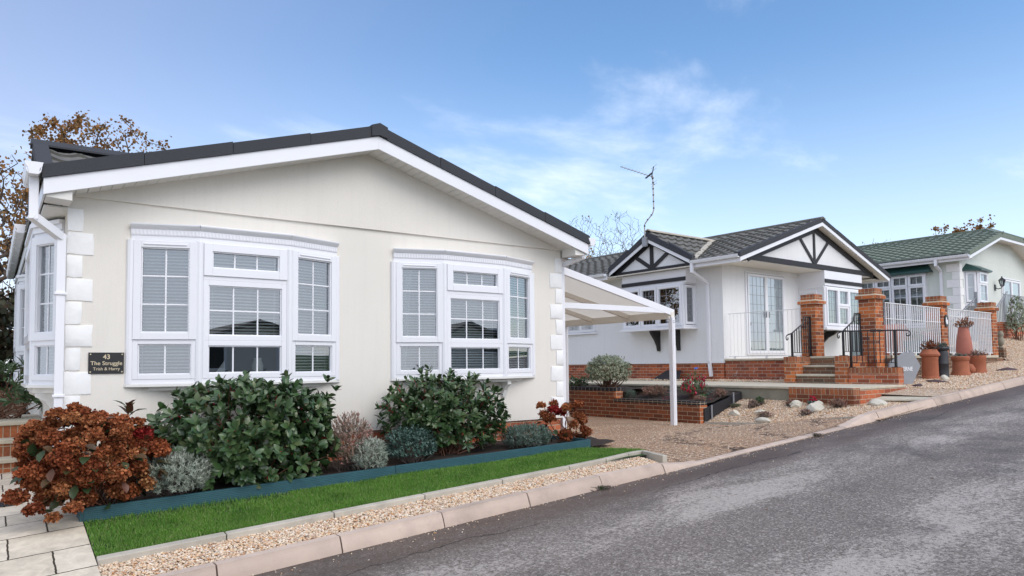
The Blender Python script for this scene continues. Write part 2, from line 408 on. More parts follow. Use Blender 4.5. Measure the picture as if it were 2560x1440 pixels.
def m_pebble():
    t = NT('pebble'); g = t.N('ShaderNodeNewGeometry')
    c = t.ramp(g.outputs['Random Per Island'], [(i/7, k) for i, k in enumerate([mul(c, 1.02) for c in PEB])])
    c = t.mix(1.0, c, t.ramp(t.noise(t.pos(), 160, 3), [(.3, .75), (.7, 1.15)]), 'MULTIPLY')
    return t.set(c, .6)
MAT['pebble'] = m_pebble()
def m_glass():
    t = NT('window_glass')
    gl = t.N('ShaderNodeBsdfGlossy'); gl.inputs['Roughness'].default_value = .0; gl.inputs['Color'].default_value = (.92, .96, 1, 1)
    tr = t.N('ShaderNodeBsdfTransparent'); tr.inputs[0].default_value = (.80, .86, .86, 1)
    fr = t.N('ShaderNodeFresnel'); fr.inputs[0].default_value = 1.75
    f = t.math('MINIMUM', t.math('ADD', t.math('MULTIPLY', fr.outputs[0], 1.3), .16), 1.0)
    nb = t.bump(t.noise(t.pos(), 1.6, 1), .02, .05); t.L(nb, gl.inputs['Normal'])
    mx = t.N('ShaderNodeMixShader'); t.L(f, mx.inputs[0]); t.L(tr.outputs[0], mx.inputs[1]); t.L(gl.outputs[0], mx.inputs[2])
    t.L(mx.outputs[0], t.out.inputs[0]); return t.m
MAT['glass'] = m_glass()
def m_asphalt():
    t = NT('worn_asphalt'); p = t.pos()
    v = t.N('ShaderNodeTexVoronoi'); v.inputs['Scale'].default_value = 80; t.L(p, v.inputs['Vector'])
    sp = t.N('ShaderNodeSeparateColor'); t.L(v.outputs['Color'], sp.inputs[0])
    c = t.ramp(sp.outputs[0], [(0, (.118,.098,.084)), (.5, (.182,.156,.136)), (.85, (.245,.212,.188)), (1, (.37,.33,.295))])
    sx = t.N('ShaderNodeSeparateXYZ'); t.L(p, sx.inputs[0])
    mpn = t.N('ShaderNodeMapping'); mpn.inputs['Scale'].default_value = (.32, 1.0, 1); t.L(p, mpn.inputs[0])
    pn = t.noise(mpn.outputs[0], 1.25, 9, .72, .4); fn = t.noise(p, 30, 7, .8)
    def band(y0, w):       # pale worn lanes running along the road
        d = t.math('ABSOLUTE', t.math('SUBTRACT', sx.outputs[1], y0))
        m = t.N('ShaderNodeMapRange', interpolation_type='SMOOTHSTEP'); m.inputs[1].default_value = w; m.inputs[2].default_value = 0; t.L(d, m.inputs[0]); return m.outputs[0]
    lanes = t.math('MAXIMUM', t.math('MULTIPLY', band(4.15, .75), 1.0), t.math('MULTIPLY', band(2.2, .9), .9))
    worn = t.ramp(t.math('ADD', t.math('ADD', t.math('MULTIPLY', lanes, .15), pn), t.math('MULTIPLY', t.math('SUBTRACT', fn, .5), 1.25)), [(.58, 0.0), (.74, 1.0)])
    c = t.mix(t.math('MULTIPLY', worn, .80), c, (.47, .42, .375))
    damp = t.math('MULTIPLY', t.math('MINIMUM', t.math('MULTIPLY', band(5.3, 1.0), 1.6), 1.0), t.ramp(t.noise(mpn.outputs[0], 1.9, 6, .65), [(.3, .35), (.6, 1.0)]))
    c = t.mix(t.math('MULTIPLY', damp, .88), c, (.078, .048, .033))
    crk = t.math('ABSOLUTE', t.math('SUBTRACT', t.math('ADD', sx.outputs[1], t.math('MULTIPLY', t.math('SUBTRACT', t.noise(p, 1.1, 6, .65), .5), .55)), 4.78))
    crk = t.math('MULTIPLY', t.ramp(crk, [(.004, 1.0), (.014, 0.0)]), t.ramp(t.noise(mpn.outputs[0], 1.1, 2), [(.40, 0.0), (.52, .9)]))
    c = t.mix(crk, c, (.018, .014, .013))
    dk = t.ramp(t.noise(p, .75, 6, .65), [(.50, 0.0), (.66, .55)])
    c = t.mix(dk, c, (.05, .043, .041))
    nb = t.bump(t.math('ADD', v.outputs['Distance'], t.math('MULTIPLY', fn, .5)), .55, .006)
    return t.set(c, t.math('SUBTRACT', .82, t.math('MULTIPLY', damp, .25)), nb, Specular_IOR_Level=.35)
MAT['asphalt'] = m_asphalt()
def m_paving():
    t = NT('riven_sandstone_paving'); p = t.pos()
    b = t.N('ShaderNodeTexBrick'); b.offset = .5
    for k, v in dict(Scale=1.0, Mortar_Size=.007, Mortar_Smooth=.25, Bias=0.0, Brick_Width=.52, Row_Height=.45).items(): b.inputs[k.replace('_', ' ')].default_value = v
    b.inputs['Color1'].default_value = (.72, .64, .52, 1); b.inputs['Color2'].default_value = (.63, .55, .43, 1); b.inputs['Mortar'].default_value = (.055, .042, .028, 1)
    mpn = t.N('ShaderNodeMapping'); mpn.inputs['Location'].default_value = (.12, .05, 0); t.L(p, mpn.inputs[0])
    w = t.N('ShaderNodeTexNoise'); w.inputs['Scale'].default_value = 14; t.L(p, w.inputs['Vector'])
    vm = t.N('ShaderNodeVectorMath', operation='SCALE'); vm.inputs[3].default_value = .016; t.L(w.outputs['Color'], vm.inputs[0])
    va = t.N('ShaderNodeVectorMath', operation='ADD'); t.L(mpn.outputs[0], va.inputs[0]); t.L(vm.outputs[0], va.inputs[1]); t.L(va.outputs[0], b.inputs['Vector'])
    n = t.noise(p, 7, 8, .7, .5)
    c = t.mix(1.0, b.outputs['Color'], t.ramp(n, [(.3, .74), (.65, 1.12)]), 'MULTIPLY')
    c = t.mix(t.ramp(t.noise(p, 3.1, 7, .75), [(.60, 0.0), (.78, .55)]), c, (.14, .10, .06))
    return t.set(c, .85, t.bump(t.math('SUBTRACT', t.math('MULTIPLY', n, .6), b.outputs['Fac']), .5, .012), Specular_IOR_Level=.25)
MAT['paving'] = m_paving()
MAT['grass'] = m_leaf('grass_blade', [(.085,.225,.026),(.14,.34,.04),(.115,.28,.034),(.23,.39,.08),(.19,.33,.07),(.34,.36,.15)], .5, .3, .3)
MAT['laurel'] = m_leaf('glossy_laurel_leaf', [(.028,.066,.022),(.062,.118,.040),(.042,.090,.032),(.11,.168,.068),(.052,.102,.037),(.145,.175,.075)], .3, .1, .55)
MAT['hyd'] = m_leaf('dried_hydrangea_floret', [(.24,.075,.030),(.46,.18,.075),(.32,.105,.042),(.60,.30,.15),(.20,.055,.025),(.42,.15,.06),(.50,.22,.10)], .75, .15, .2, [(.62,.40,.38), (1.1,.98,.92), (.75,.48,.44), (1.3,1.35,1.3), (.9,.62,.55), (1.0,.85,.8), (.55,.33,.32)])
MAT['hyd_red'] = m_leaf('crimson_hydrangea_floret', [(.30,.02,.025),(.42,.04,.035),(.24,.03,.02)], .7, .15, .2)
MAT['hyd_leaf'] = m_leaf('hydrangea_leaf', [(.03,.055,.022),(.05,.075,.03),(.15,.055,.03),(.06,.05,.03)], .45, .12, .4)
MAT['silver'] = m_leaf('silver_grey_leaf', [(.38,.42,.35),(.50,.53,.46),(.28,.32,.25),(.58,.60,.53)], .8, .1, .2)
MAT['silver_green'] = m_leaf('grey_green_leaf', [(.14,.19,.15),(.22,.28,.24),(.10,.15,.115),(.27,.33,.29)], .75, .1, .2)
MAT['hebe'] = m_leaf('blue_green_leaf', [(.055,.12,.095),(.10,.18,.15),(.16,.25,.21),(.045,.095,.07),(.30,.38,.35)], .55, .1, .3)
MAT['pink'] = m_leaf('pink_tipped_leaf', [(.52,.22,.20),(.60,.40,.36),(.20,.21,.12),(.64,.30,.29),(.42,.34,.26),(.16,.17,.10)], .7, .12, .2)
MAT['varieg'] = m_leaf('variegated_leaf', [(.55,.56,.42),(.10,.15,.06),(.66,.66,.54),(.14,.19,.09),(.58,.59,.46)], .55, .1, .3)
MAT['fuchsia_leaf'] = m_leaf('mid_green_leaf', [(.08,.15,.055),(.13,.21,.09),(.20,.27,.14)], .5, .12, .3)
MAT['fuchsia'] = m_leaf('crimson_flower', [(.50,.02,.05),(.60,.05,.10),(.42,.01,.03)], .6, .15, .2)
MAT['heather'] = m_leaf('brownish_pink_heather', [(.34,.16,.13),(.46,.28,.21),(.24,.17,.10),(.50,.20,.20)], .8, .1, .2)
MAT['moss'] = m_leaf('bright_green_cushion_leaf', [(.07,.16,.03),(.11,.22,.05),(.05,.11,.03)], .7, .1, .2)
MAT['oak'] = m_leaf('rusty_oak_leaf', [(.34,.16,.05),(.44,.21,.07),(.27,.12,.045),(.38,.24,.10),(.22,.12,.06)], .7, .25, .2)
MAT['hedge'] = m_leaf('dull_hedge_leaf', [(.035,.045,.02),(.06,.06,.03),(.075,.05,.03),(.03,.035,.018)], .6, .1, .3)
MAT['rhodo'] = m_leaf('rhododendron_leaf', [(.06,.11,.04),(.10,.15,.06),(.045,.085,.035)], .4, .1, .4)

# ================================================================== GROUND
def sst(a, b, x): t = min(1, max(0, (x-a)/(b-a))); return t*t*(3-2*t)
def zk(X): return .133+.0705*(min(max(X, -25), 24)-1.52)+.03*max(0, X-24)
def ze(X): return .369+.0312*(X-.64)
def kerbtop(X): return zk(X)+.02+.098*(1-sst(5.5, 6.5, X)*(1-sst(9.4, 10.3, X)))
def zlawn(X, Y): t = (Y-5.40)/1.40; return (zk(X)+.115)*(1-t)+ze(X)*t
def zdrive(X, Y): t = sst(5.3, 8.0, Y); return (zk(X)+.025)*(1-t)+(.545 if X > 6 else ze(X)+.03*sst(5, 6, X))*t
H2O = Vector((14.265, 10.91, 0)); H2A = R_(2.08)
H2 = Matrix.Translation(H2O) @ Matrix.Rotation(H2A, 4, 'Z')
H2i = H2.inverted()
def zrock(lx, ly):
    zb = .535+.045*sst(-2.4, -3.9, ly)+.19*sst(-3.9, -5.4, ly)
    zt = .86+.05*sst(-4.4, -3.2, ly)
    t = min(1, max(0, (lx+4.2)/1.15)); z = zb*(1-t)+zt*t
    if lx > -3.05: z += .085*(lx+3.05)
    return z
def zright(X, Y): return zk(X)+.120+.02*(Y-5.4)-.05*max(0, X-17)*.4
def grid(xs, ys, fz, frame=None):
    V = [(x, y, fz(x, y)) for y in ys for x in xs]; n = len(xs)
    F = [[j*n+i, j*n+i+1, (j+1)*n+i+1, (j+1)*n+i] for j in range(len(ys)-1) for i in range(n-1)]
    return V, F
lin = lambda a, b, n: [a+(b-a)*i/(n-1) for i in range(n)]
V, F = grid(lin(-160, 240, 101), lin(-150, 260, 83), lambda x, y: zk(x)-.38-max(0, x-24)*.02+ .0*y)
struct(mesh_obj('ground', V, F, K('turf'), loc=(0,0,0), smooth=180))
V, F = grid(lin(-24, 60, 211), lin(-1.2, 5.27, 14), lambda x, y: zk(x))
struct(mesh_obj('road', V, F, K('asphalt'), loc=(0,0,0), smooth=180))
V, F = grid(lin(-24, 60, 85), [-30, -9, -4, -1.2], lambda x, y: zk(x)+.08)
struct(mesh_obj('verge', V, F, K('turf'), loc=(0,0,0), smooth=180))
# kerb: half-batter stones of 0.9 m with open joints
kb = MB()
def kerb_prof(X):
    z = zk(X); t = kerbtop(X)
    h = t-z
    return [(5.40, z-.1), (5.25, z-.1), (5.25, z+.012), (5.252+.03*h/.12, z+h*.72), (5.27+.03*h/.12, z+h*.94), (5.30, t), (5.40, t)]
X = -15.0+.01; i = 0
while X < 45:
    ln = .905; a = X+.006; b = X+ln-.006
    n = 5 if 5 < X < 10.8 else 2
    xs = lin(a, b, n); prof = [[(x, y, z) for y, z in kerb_prof(x)] for x in xs]; m = 7
    jit = random.uniform(-.003, .003)
    kb.add([(x, y+jit, z) for P in prof for x, y, z in P],
        [[k*m+j, (k+1)*m+j, (k+1)*m+(j+1) % m, k*m+(j+1) % m] for k in range(n-1) for j in range(m)]+[list(range(m)), list(range(n*m-1, (n-1)*m-1, -1))])
    X += ln; i += 1
struct(part('kerb', kb, K('kerb'), loc=(0,0,0), smooth=35))
# soil and gravel bases
V, F = grid(lin(.64, 6.3, 30), lin(5.86, 6.81, 6), lambda x, y: zlawn(x, y)-.004 if x < 6.0 else zlawn(6.0, y)-.012)
struct(mesh_obj('lawn_ground', V, F, K('turf'), loc=(0,0,0), smooth=180))
V, F = grid(lin(.63, 6.1, 30), lin(5.39, 5.86, 4), lambda x, y: kerbtop(x)-.03+(zlawn(min(x, 6), 5.84)-kerbtop(x))*max(0, (y-5.4)/.44))
struct(mesh_obj('gravel_strip_base', V, F, K('gravel_bed'), loc=(0,0,0), smooth=180))
V, F = grid(lin(.66, 6.62, 30), lin(6.80, 7.93, 8), lambda x, y: ze(x)+.075+.03*math.sin(x*5+y*9)*math.sin(y*4)-.03*(x > 6.2))
struct(mesh_obj('flower_bed_soil', V, F, K('soil'), loc=(0,0,0), smooth=180))
dx = lin(5.7, 12.2, 66); dy = lin(5.36, 15, 80)
def zdr(x, y):
    z = zdrive(x, y)
    if y < 6.9 and x < 6.5: z -= .05*sst(6.5, 6.0, x)
    if x < 6.3 and y > 6.7: z -= .05
    return z
V, F = grid(dx, dy, zdr); struct(mesh_obj('driveway', V, F, K('drive'), loc=(0,0,0), smooth=180))
# riven slab patio left of the lawn
V, F = grid(lin(-7, .632, 24), [5.38]+lin(5.6, 12.5, 30), lambda x, y: (zk(x)+.118)+(zlawn(.63, min(y, 6.8))-zlawn(.63, 5.38))*1.0+.018*max(0, y-6.8))
struct(mesh_obj('patio', V, F, K('paving'), loc=(0,0,0), smooth=180))
def zpat(x, y): return (zk(x)+.118)+(zlawn(.63, min(y, 6.8))-zlawn(.63, 5.38))+.018*max(0, y-6.8)
mh = MB(); mh.lathe([(.15,0),(.15,.006),(.13,.008),(.13,.004),(.02,.006)], (.16, 8.2, zpat(.16, 8.2)+.003), 28)
for k in range(-5, 6): mh.box(.16-.1, .16+.1, 8.2+k*.022-.005, 8.2+k*.022+.005, zpat(.16, 8.2)+.006, zpat(.16, 8.2)+.013)
tag(part('drain_cover', mh, K('slate')), 'round dark metal drain cover set in the pale paving', 'drain cover')

# pale stone edging between lawn and gravel strip
ed = MB()
def edge_run(pts, w=.075):
    # pts (x,y) ; split to ~0.9 m stones
    for (x0, y0), (x1, y1) in zip(pts[:-1], pts[1:]):
        L = math.hypot(x1-x0, y1-y0); n = max(1, round(L/.9)); dx_, dy_ = (x1-x0)/L, (y1-y0)/L
        for k in range(n):
            a = k*L/n+.004; b = (k+1)*L/n-.004; q = []
            for s, d in ((a, -w/2), (b, -w/2), (b, w/2), (a, w/2)):
                x = x0+dx_*s-dy_*d; y = y0+dy_*s+dx_*d; q.append((x, y, min(zlawn(min(x, 6.0), y), 9)-.10))
            ed.ext(q, (0, 0, .125))
edge_run([(.635, 5.88), (5.0, 5.88), (5.55, 5.90), (5.95, 5.95), (6.27, 6.03)]); edge_run([(6.29, 6.02), (6.05, 5.45)], .06)
struct(part('lawn_edging', ed, K('edge'), loc=(0,0,0), bevel=.008))

# grass blades
n = 105000
gx = RNG.uniform(.64, 6.38, n); gy = RNG.uniform(5.90, 6.80, n)
lo = np.where(gx < 5.5, 5.92, 5.92+(gx-5.5)*.15); hi = np.where(gx < 6.12, 6.79, 6.79-(gx-6.12)*2.6)
thin = np.sin(gx*1.9+1)*np.sin(gx*.7+gy*3)
bare = ((gx < 1.0) & (gy > 6.0) & (RNG.uniform(size=n) < .55*np.clip(1-(gx-.64)/.36, 0, 1))) | ((gy > 6.62) & (gx > 1.0) & (gx < 2.3) & (RNG.uniform(size=n) < .8)) | ((np.sin(gx*4.3+gy*2)*np.sin(gx*1.7-gy*7) > .72) & (RNG.uniform(size=n) < .6))
ok = (gy > lo) & (gy < hi) & ~bare; gx, gy = gx[ok], gy[ok]; n = len(gx)
gz = np.array([zlawn(min(a, 6.0), b) for a, b in zip(gx, gy)])
h = RNG.uniform(.022, .042, n)*(1+.25*np.sin(gx*3.1)*np.cos(gy*6)); h[RNG.uniform(size=n) < .02] *= 1.6
d = np.stack([RNG.normal(0, .38, n), RNG.normal(0, .38, n), np.ones(n)], 1)
fr = frames(d, rand_dir(n))
V, F = scatter(NEEDLE_V, NEEDLE_F, np.stack([gx, gy, gz], 1), fr, np.stack([h, np.full(n, .0042), h*.5], 1))
stuff(mesh_obj('lawn_grass', V, F, K('grass'), loc=(3.4, 6.35, .3), uv=False), 'strip of bright green mown grass behind the stone edging', 'grass')

# pebbles
def pebbles(name, pts, size, label):
    n = len(pts); s = RNG.uniform(.6, 1.25, n)*size
    fr = frames(rand_dir(n), rand_dir(n)); fr[:, :, :] = fr
    tilt = frames(np.stack([RNG.normal(size=n), RNG.normal(size=n), RNG.normal(0, .35, n)], 1), np.stack([RNG.normal(0, .3, n), RNG.normal(0, .3, n), np.ones(n)], 1))
    sc = np.stack([s*RNG.uniform(.9, 1.5, n), s*RNG.uniform(.7, 1.05, n), s*RNG.uniform(.45, .75, n)], 1)
    V, F = scatter(ICO_V, ICO_F, pts, tilt, sc)
    o = mesh_obj(name, V, F, K('pebble'), loc=tuple(pts.mean(0)), smooth=180, uv=False)
    return stuff(o, label, 'gravel')
n = 15000
px = RNG.uniform(.64, 6.05, n); py = RNG.uniform(5.40, 5.845, n); ok = (px < 5.95+(py-5.45)*.4) & ((py < 5.84) | (px < 5.2))
px, py = px[ok], py[ok]
pz = np.array([kerbtop(a)-.025+(zlawn(min(a, 6), 5.84)-.005-kerbtop(a))*(b-5.4)/.44 for a, b in zip(px, py)])+RNG.uniform(0, .014, len(px))
pebbles('pea_gravel', np.stack([px, py, pz], 1), .0105, 'narrow strip of pale pea gravel behind the near kerb')
# gravel of the rock garden (second plot)
V, F = grid(lin(-4.22, -.9, 24), lin(-5.56, -2.2, 24), zrock)
struct(mesh_obj('rock_garden_ground', V, F, K('gravel_bed'), frame=H2, loc=(0,0,0), smooth=180))
n = 26000
lx = RNG.uniform(-4.2, -.9, n); ly = RNG.uniform(-5.48, -2.45, n); ok = (lx < -2.98) | (ly < -4.6); lx, ly = lx[ok], ly[ok]
P = np.array([tuple(H2 @ Vector((a, b, zrock(a, b)+random.uniform(0, .015)))) for a, b in zip(lx, ly)]); P = P[P[:, 1] > 5.41]
pebbles('rock_garden_gravel', P, .0115, 'loose gravel bank around the pale rocks')
# gravel bank in front of the railings
V, F = grid(lin(12.4, 34, 55), lin(5.39, 9.4, 18), zright)
struct(mesh_obj('gravel_bank', V, F, K('gravel_bed'), loc=(0,0,0), smooth=180))
n = 30000
u = RNG.uniform(size=n); px = 12.9+(24-12.9)*u**1.3; py = RNG.uniform(5.41, 7.6, n)
q = np.array([tuple(H2i @ Vector((a, b, 0))) for a, b in zip(px, py)]); ok = (q[:, 1] < -3.75) & (q[:, 0] > -.95) | (q[:, 0] > 6.3)
px, py = px[ok], py[ok]
P = np.stack([px, py, np.array([zright(a, b) for a, b in zip(px, py)])+RNG.uniform(0, .015, len(px))], 1)
pebbles('roadside_gravel', P, .013, 'gravel bank along the kerb below the white railings')
# loose gravel on the driveway grid
n = 2600
px = RNG.uniform(6.0, 10.4, n); py = RNG.uniform(5.45, 9.0, n); ok = (py > 5.5+.0*px) & ((px > 6.45) | (py < 5.9)); px, py = px[ok], py[ok]
q = np.array([tuple(H2i @ Vector((a, b, 0))) for a, b in zip(px, py)]); ok = q[:, 0] < -4.22; px, py = px[ok], py[ok]
P = np.stack([px, py, np.array([zdr(a, b) for a, b in zip(px, py)])+.001], 1)
pebbles('driveway_gravel', P, .008, 'thin scatter of gravel over the driveway paver grid')

n = 420; px = RNG.uniform(.6, 13, n); py = 5.245-RNG.exponential(.07, n)
pebbles('road_grit', np.stack([px, py, np.array([zk(a) for a in px])+.003], 1), .006, 'loose grit gathered along the foot of the kerb')

# ================================================================== SHARED BUILDERS
def casement(fm, gm, x0, x1, z0, z1, f, cols=1, rows=1, sash=False, bar=.016, y=0.0):
    d0 = y-.030-(.016 if sash else 0)
    for a in ((x0, x0+f, z0, z1), (x1-f, x1, z0, z1)): fm.box(a[0], a[1], d0, y+.03, a[2], a[3])
    fm.box(x0+f, x1-f, d0, y+.03, z0, z0+f); fm.box(x0+f, x1-f, d0, y+.03, z1-f, z1)
    b = .012          # glazing bead
    gx0, gx1, gz0, gz1 = x0+f, x1-f, z0+f, z1-f
    for a in ((gx0, gx0+b, gz0, gz1), (gx1-b, gx1, gz0, gz1)): fm.box(a[0], a[1], d0+.014, y+.02, a[2], a[3])
    fm.box(gx0+b, gx1-b, d0+.014, y+.02, gz0, gz0+b); fm.box(gx0+b, gx1-b, d0+.014, y+.02, gz1-b, gz1)
    for k in range(1, cols):
        cxk = gx0+(gx1-gx0)*k/cols; fm.box(cxk-bar/2, cxk+bar/2, y-.006, y+.012, gz0, gz1)
    for k in range(1, rows):
        czk = gz0+(gz1-gz0)*k/rows; fm.box(gx0, gx1, y-.0055, y+.0115, czk-bar/2, czk+bar/2)
    gm.poly([(gx0, y, gz0), (gx1, y, gz0), (gx1, y, gz1), (gx0, y, gz1)])
def leads(mb, x0, x1, z0, z1, nx, nz, y, w=.010):
    for k in range(1, nx): c = x0+(x1-x0)*k/nx; mb.box(c-w/2, c+w/2, y-.003, y, z0, z1)
    for k in range(1, nz): c = z0+(z1-z0)*k/nz; mb.box(x0, x1, y-.0035, y-.0005, c-w/2, c+w/2)
def facet(A, B):
    A, B = Vector((*A, 0)), Vector((*B, 0)); t = (B-A).normalized(); n = Vector((-t.y, t.x, 0))   # y axis points inward
    return Matrix(((t.x, n.x, 0, A.x), (t.y, n.y, 0, A.y), (0, 0, 1, 0), (0, 0, 0, 1))), (B-A).length
def blinds(mb, x0, x1, z0, z1, y, pitch=.033):
    z = z1
    while z > z0:
        mb.poly([(x0, y-.010, z-.016), (x1, y-.010, z-.016), (x1, y+.010, z), (x0, y+.010, z)]); z -= pitch
    mb.box(x0, x1, y-.012, y+.012, z1+.004, z1+.03)
    for c in (x0+.1*(x1-x0), x1-.1*(x1-x0)): mb.box(c-.0015, c+.0015, y-.013, y-.011, z0, z1)
def tiles(mb, O, U, Wd, rng, nv, course=.315, wave=.30, amp=.022, lip=.03):
    # O eave corner, U unit vector along eave, Wd unit vector up-slope, rng(v) -> (u0,u1)
    O, U, Wd = Vector(O), Vector(U), Vector(Wd); N = U.cross(Wd); 
    if N.z < 0: N = -N
    v = 0
    while v < nv-1e-3:
        v1 = min(nv, v+course)
        a0, a1 = rng(v); b0, b1 = rng(v1); n = max(2, int(max(a1-a0, b1-b0)/.06)+1)
        if a1-a0 < .05: v = v1; continue
        rows = []
        for (vv, e0, e1, up_) in ((v, a0, a1, -.004), (v, a0, a1, lip), (v1, b0, b1, 0.0)):
            r = []
            for i in range(n):
                u = e0+(e1-e0)*i/(n-1); s = math.sin(2*math.pi*u/wave); w = amp*(s if s > -.35 else -.35)
                r.append(O+U*u+Wd*vv+N*(up_+(w if up_ >= 0 else -.01)))
            rows.append(r)
        vs = [p for r in rows for p in r]
        mb.add(vs, [[r*n+i, r*n+i+1, (r+1)*n+i+1, (r+1)*n+i] for r in (0, 1) for i in range(n-1)])
        v = v1
def gutter(mb, a, b, w=.11, h=.075, ydir=(0, -1, 0)):
    # open squared trough between a and b; opening up
    a, b = Vector(a), Vector(b); t = (b-a).normalized(); x = Vector((0,0,1)).cross(t)
    pr = [(-w/2, h), (-w/2*.8, .02), (-w/2*.55, 0), (w/2*.55, 0), (w/2*.8, .02), (w/2, h), (w/2-.008, h), (w/2*.7, .03), (0, .012), (-w/2*.7, .03), (-w/2+.008, h)]
    mb.ext([a+x*p+Vector((0,0,q)) for p, q in pr], b-a)
    L = (b-a).length; k = .5
    while k < L:
        c = a+t*k; mb.ext([c+x*p*1.09+Vector((0,0,q-.004)) for p, q in pr[:6]]+[c+x*p*.98+Vector((0,0,q+.002)) for p, q in reversed(pr[:6])], t*.035); k += .9
def pipe_sq(mb, pts, s=.065):
    for a, b in zip(pts[:-1], pts[1:]):
        a, b = Vector(a), Vector(b); t = (b-a).normalized(); mb.beam(a-t*s*.35, b+t*s*.35, s, s, (0, 1, 0) if abs(t.z) > .7 else (0,0,1))

# ================================================================== HOUSE 1 (cream bungalow)
X0, X1, YF = .575, 6.65, 7.9; XM = 3.6125; YV = 7.55
h1 = thing('bungalow', 'cream rendered bungalow with a wide low gable and two white bow windows', 'bungalow', (X0, YF, ze(.6)))
w = MB()
def fq(x0, x1, z0, z1): w.poly([(x0, YF, z0), (x1, YF, z0), (x1, YF, z1), (x0, YF, z1)])
ZB, ZT, ZBEL = 1.445, 3.05, 3.25
W1 = (1.105, 3.232); W2 = (3.969, 6.10)
fq(X0, X1, .865, ZB); fq(X0, W1[0], ZB, ZT); fq(W1[1], W2[0], ZB, ZT); fq(W2[1], X1, ZB, ZT); fq(X0, X1, ZT, ZBEL)
for a in (*W1, *W2): w.poly([(a, YF, ZB), (a, YF+.12, ZB), (a, YF+.12, ZT), (a, YF, ZT)])
for q in (W1, W2): w.poly([(q[0], YF, ZT), (q[1], YF, ZT), (q[1], YF+.12, ZT), (q[0], YF+.12, ZT)])
soff = lambda x: 4.165-.297*abs(x-XM)
w.ext([(X0, YF-.028, ZBEL), (X1, YF-.028, ZBEL), (X1, YF-.028, soff(X1)+.02), (XM, YF-.028, soff(XM)+.02), (X0, YF-.028, soff(X0)+.02)], (0, .028, 0))
w.poly([(X0, YF, .865), (X0, 16.5, .865), (X0, 16.5, 3.4), (X0, YF, 3.3)]); w.poly([(X1, YF, .865), (X1, 16.5, .865), (X1, 16.5, 3.4), (X1, YF, 3.3)])
w.poly([(X0, 16.5, .2), (X1, 16.5, .2), (X1, 16.5, 3.4), (XM, 16.5, 4.1), (X0, 16.5, 3.4)])
w.box(X0, X1, YF, YF+.05, .845, .8645)
part('wall', w, K('render_cream'), h1)
b = MB(); b.box(X0+.03, X1-.03, YF+.025, 16.4, .1, .845); part('plinth', b, K('brick_red'), h1)
# roof
slope = .297; ca = 1/math.hypot(1, slope)
roof = MB()
tiles(roof, (.33, 7.62, 3.345), (0,1,0), (ca, 0, slope*ca), lambda v: (0, 9.1), 3.28/ca)
tiles(roof, (6.87, 7.62, 3.345), (0,1,0), (-ca, 0, slope*ca), lambda v: (0, 9.1), 3.28/ca)
roof.cur = 1
for sgn in (-1, 1):
    for k in range(4):
        t0, t1 = k/4, (k+1)/4-.0016
        xs = [XM+sgn*3.275*(1-t) for t in (t0, t1)]; zs = [3.315+(4.288-3.315)*t for t in (t0, t1)]
        roof.ext([(xs[0], 7.528+.002*k, zs[0]), (xs[1], 7.528+.002*k, zs[1]), (xs[1], 7.528+.002*k, zs[1]+.128), (xs[0], 7.528+.002*k, zs[0]+.118)], (0, .16, 0))
roof.ext([(XM-.10, 7.515, 4.27), (XM, 7.515, 4.292), (XM+.10, 7.515, 4.27), (XM+.10, 7.515, 4.40), (XM, 7.515, 4.437), (XM-.10, 7.515, 4.40)], (0, 9, 0))
rf = part('roof', roof, [K('tile_grey'), K('verge')], h1, smooth=30)
# cross gable over the side bay
cg = MB(); XR = .33; YR = 9.45; ZR = 4.05; s2 = (ZR-3.40)/1.35
l2 = math.hypot(1.35, ZR-3.40)
for sy in (-1, 1):
    Wd = Vector((0, -sy*1.35/l2, (ZR-3.40)/l2))
    tiles(cg, (XR+.06, YR+sy*1.35, 3.42), (1,0,0), Wd, lambda v: (0, .05+2.95*v/l2), l2)
cg.cur = 1
for sy in (-1, 1):
    cg.ext([(XR, YR+sy*1.37, 3.36), (XR, YR, ZR-.03), (XR, YR, ZR+.10), (XR, YR+sy*1.37, 3.49)], (.14, 0, 0))
cg.ext([(XR-.02, YR-.10, ZR+.03), (XR-.02, YR, ZR+.10), (XR-.02, YR+.10, ZR+.03), (XR-.02, YR+.10, ZR+.05), (XR-.02, YR, ZR+.125), (XR-.02, YR-.10, ZR+.05)], (3.1, 0, 0))
part('side_gable_roof', cg, [K('tile_grey'), K('verge')], rf, smooth=30)
b = MB(); b.ext([(.47, YR-1.3, 3.36), (.47, YR+1.3, 3.36), (.47, YR, ZR-.05)], (.1, 0, 0)); part('side_gable_wall', b, K('render_cream'), h1)
# bargeboards, soffit boards, eave boxes
b = MB()
for sgn in (-1, 1):
    b.ext([(XM+sgn*3.262, YV, 3.170), (XM+sgn*.0, YV, 4.135), (XM, YV, 4.288), (XM+sgn*3.262, YV, 3.318)], (0, .022, 0))
    xe = XM+sgn*3.262; b.box(min(xe, xe-sgn*.018), max(xe, xe-sgn*.018), YV+.022, 16.6, 3.17, 3.315)
part('bargeboard', b, K('upvc'), h1, bevel=.003)
b = MB()
for sgn in (-1, 1):
    k = 0
    while k < 3.2:
        xa, xb = XM+sgn*(k+.003), XM+sgn*(k+.097)
        b.ext([(xa, YV+.024, soff(xa)-.012), (xb, YV+.024, soff(xb)-.012), (xb, YV+.024, soff(xb)), (xa, YV+.024, soff(xa))], (0, .32, 0)); k += .1
    xe = XM+sgn*3.24; xi = X0+.0 if sgn < 0 else X1
    b.box(min(xe, xi), max(xe, xi), YF-.005, 16.6, 3.13, 3.145); b.ext([(xe, YV+.03, 3.16), (xi, YV+.03, 3.145), (xi, YV+.03, soff(xi)), (xe, YV+.03, soff(xe))], (0, .30, 0))
part('soffit', b, K('soffit'), h1)
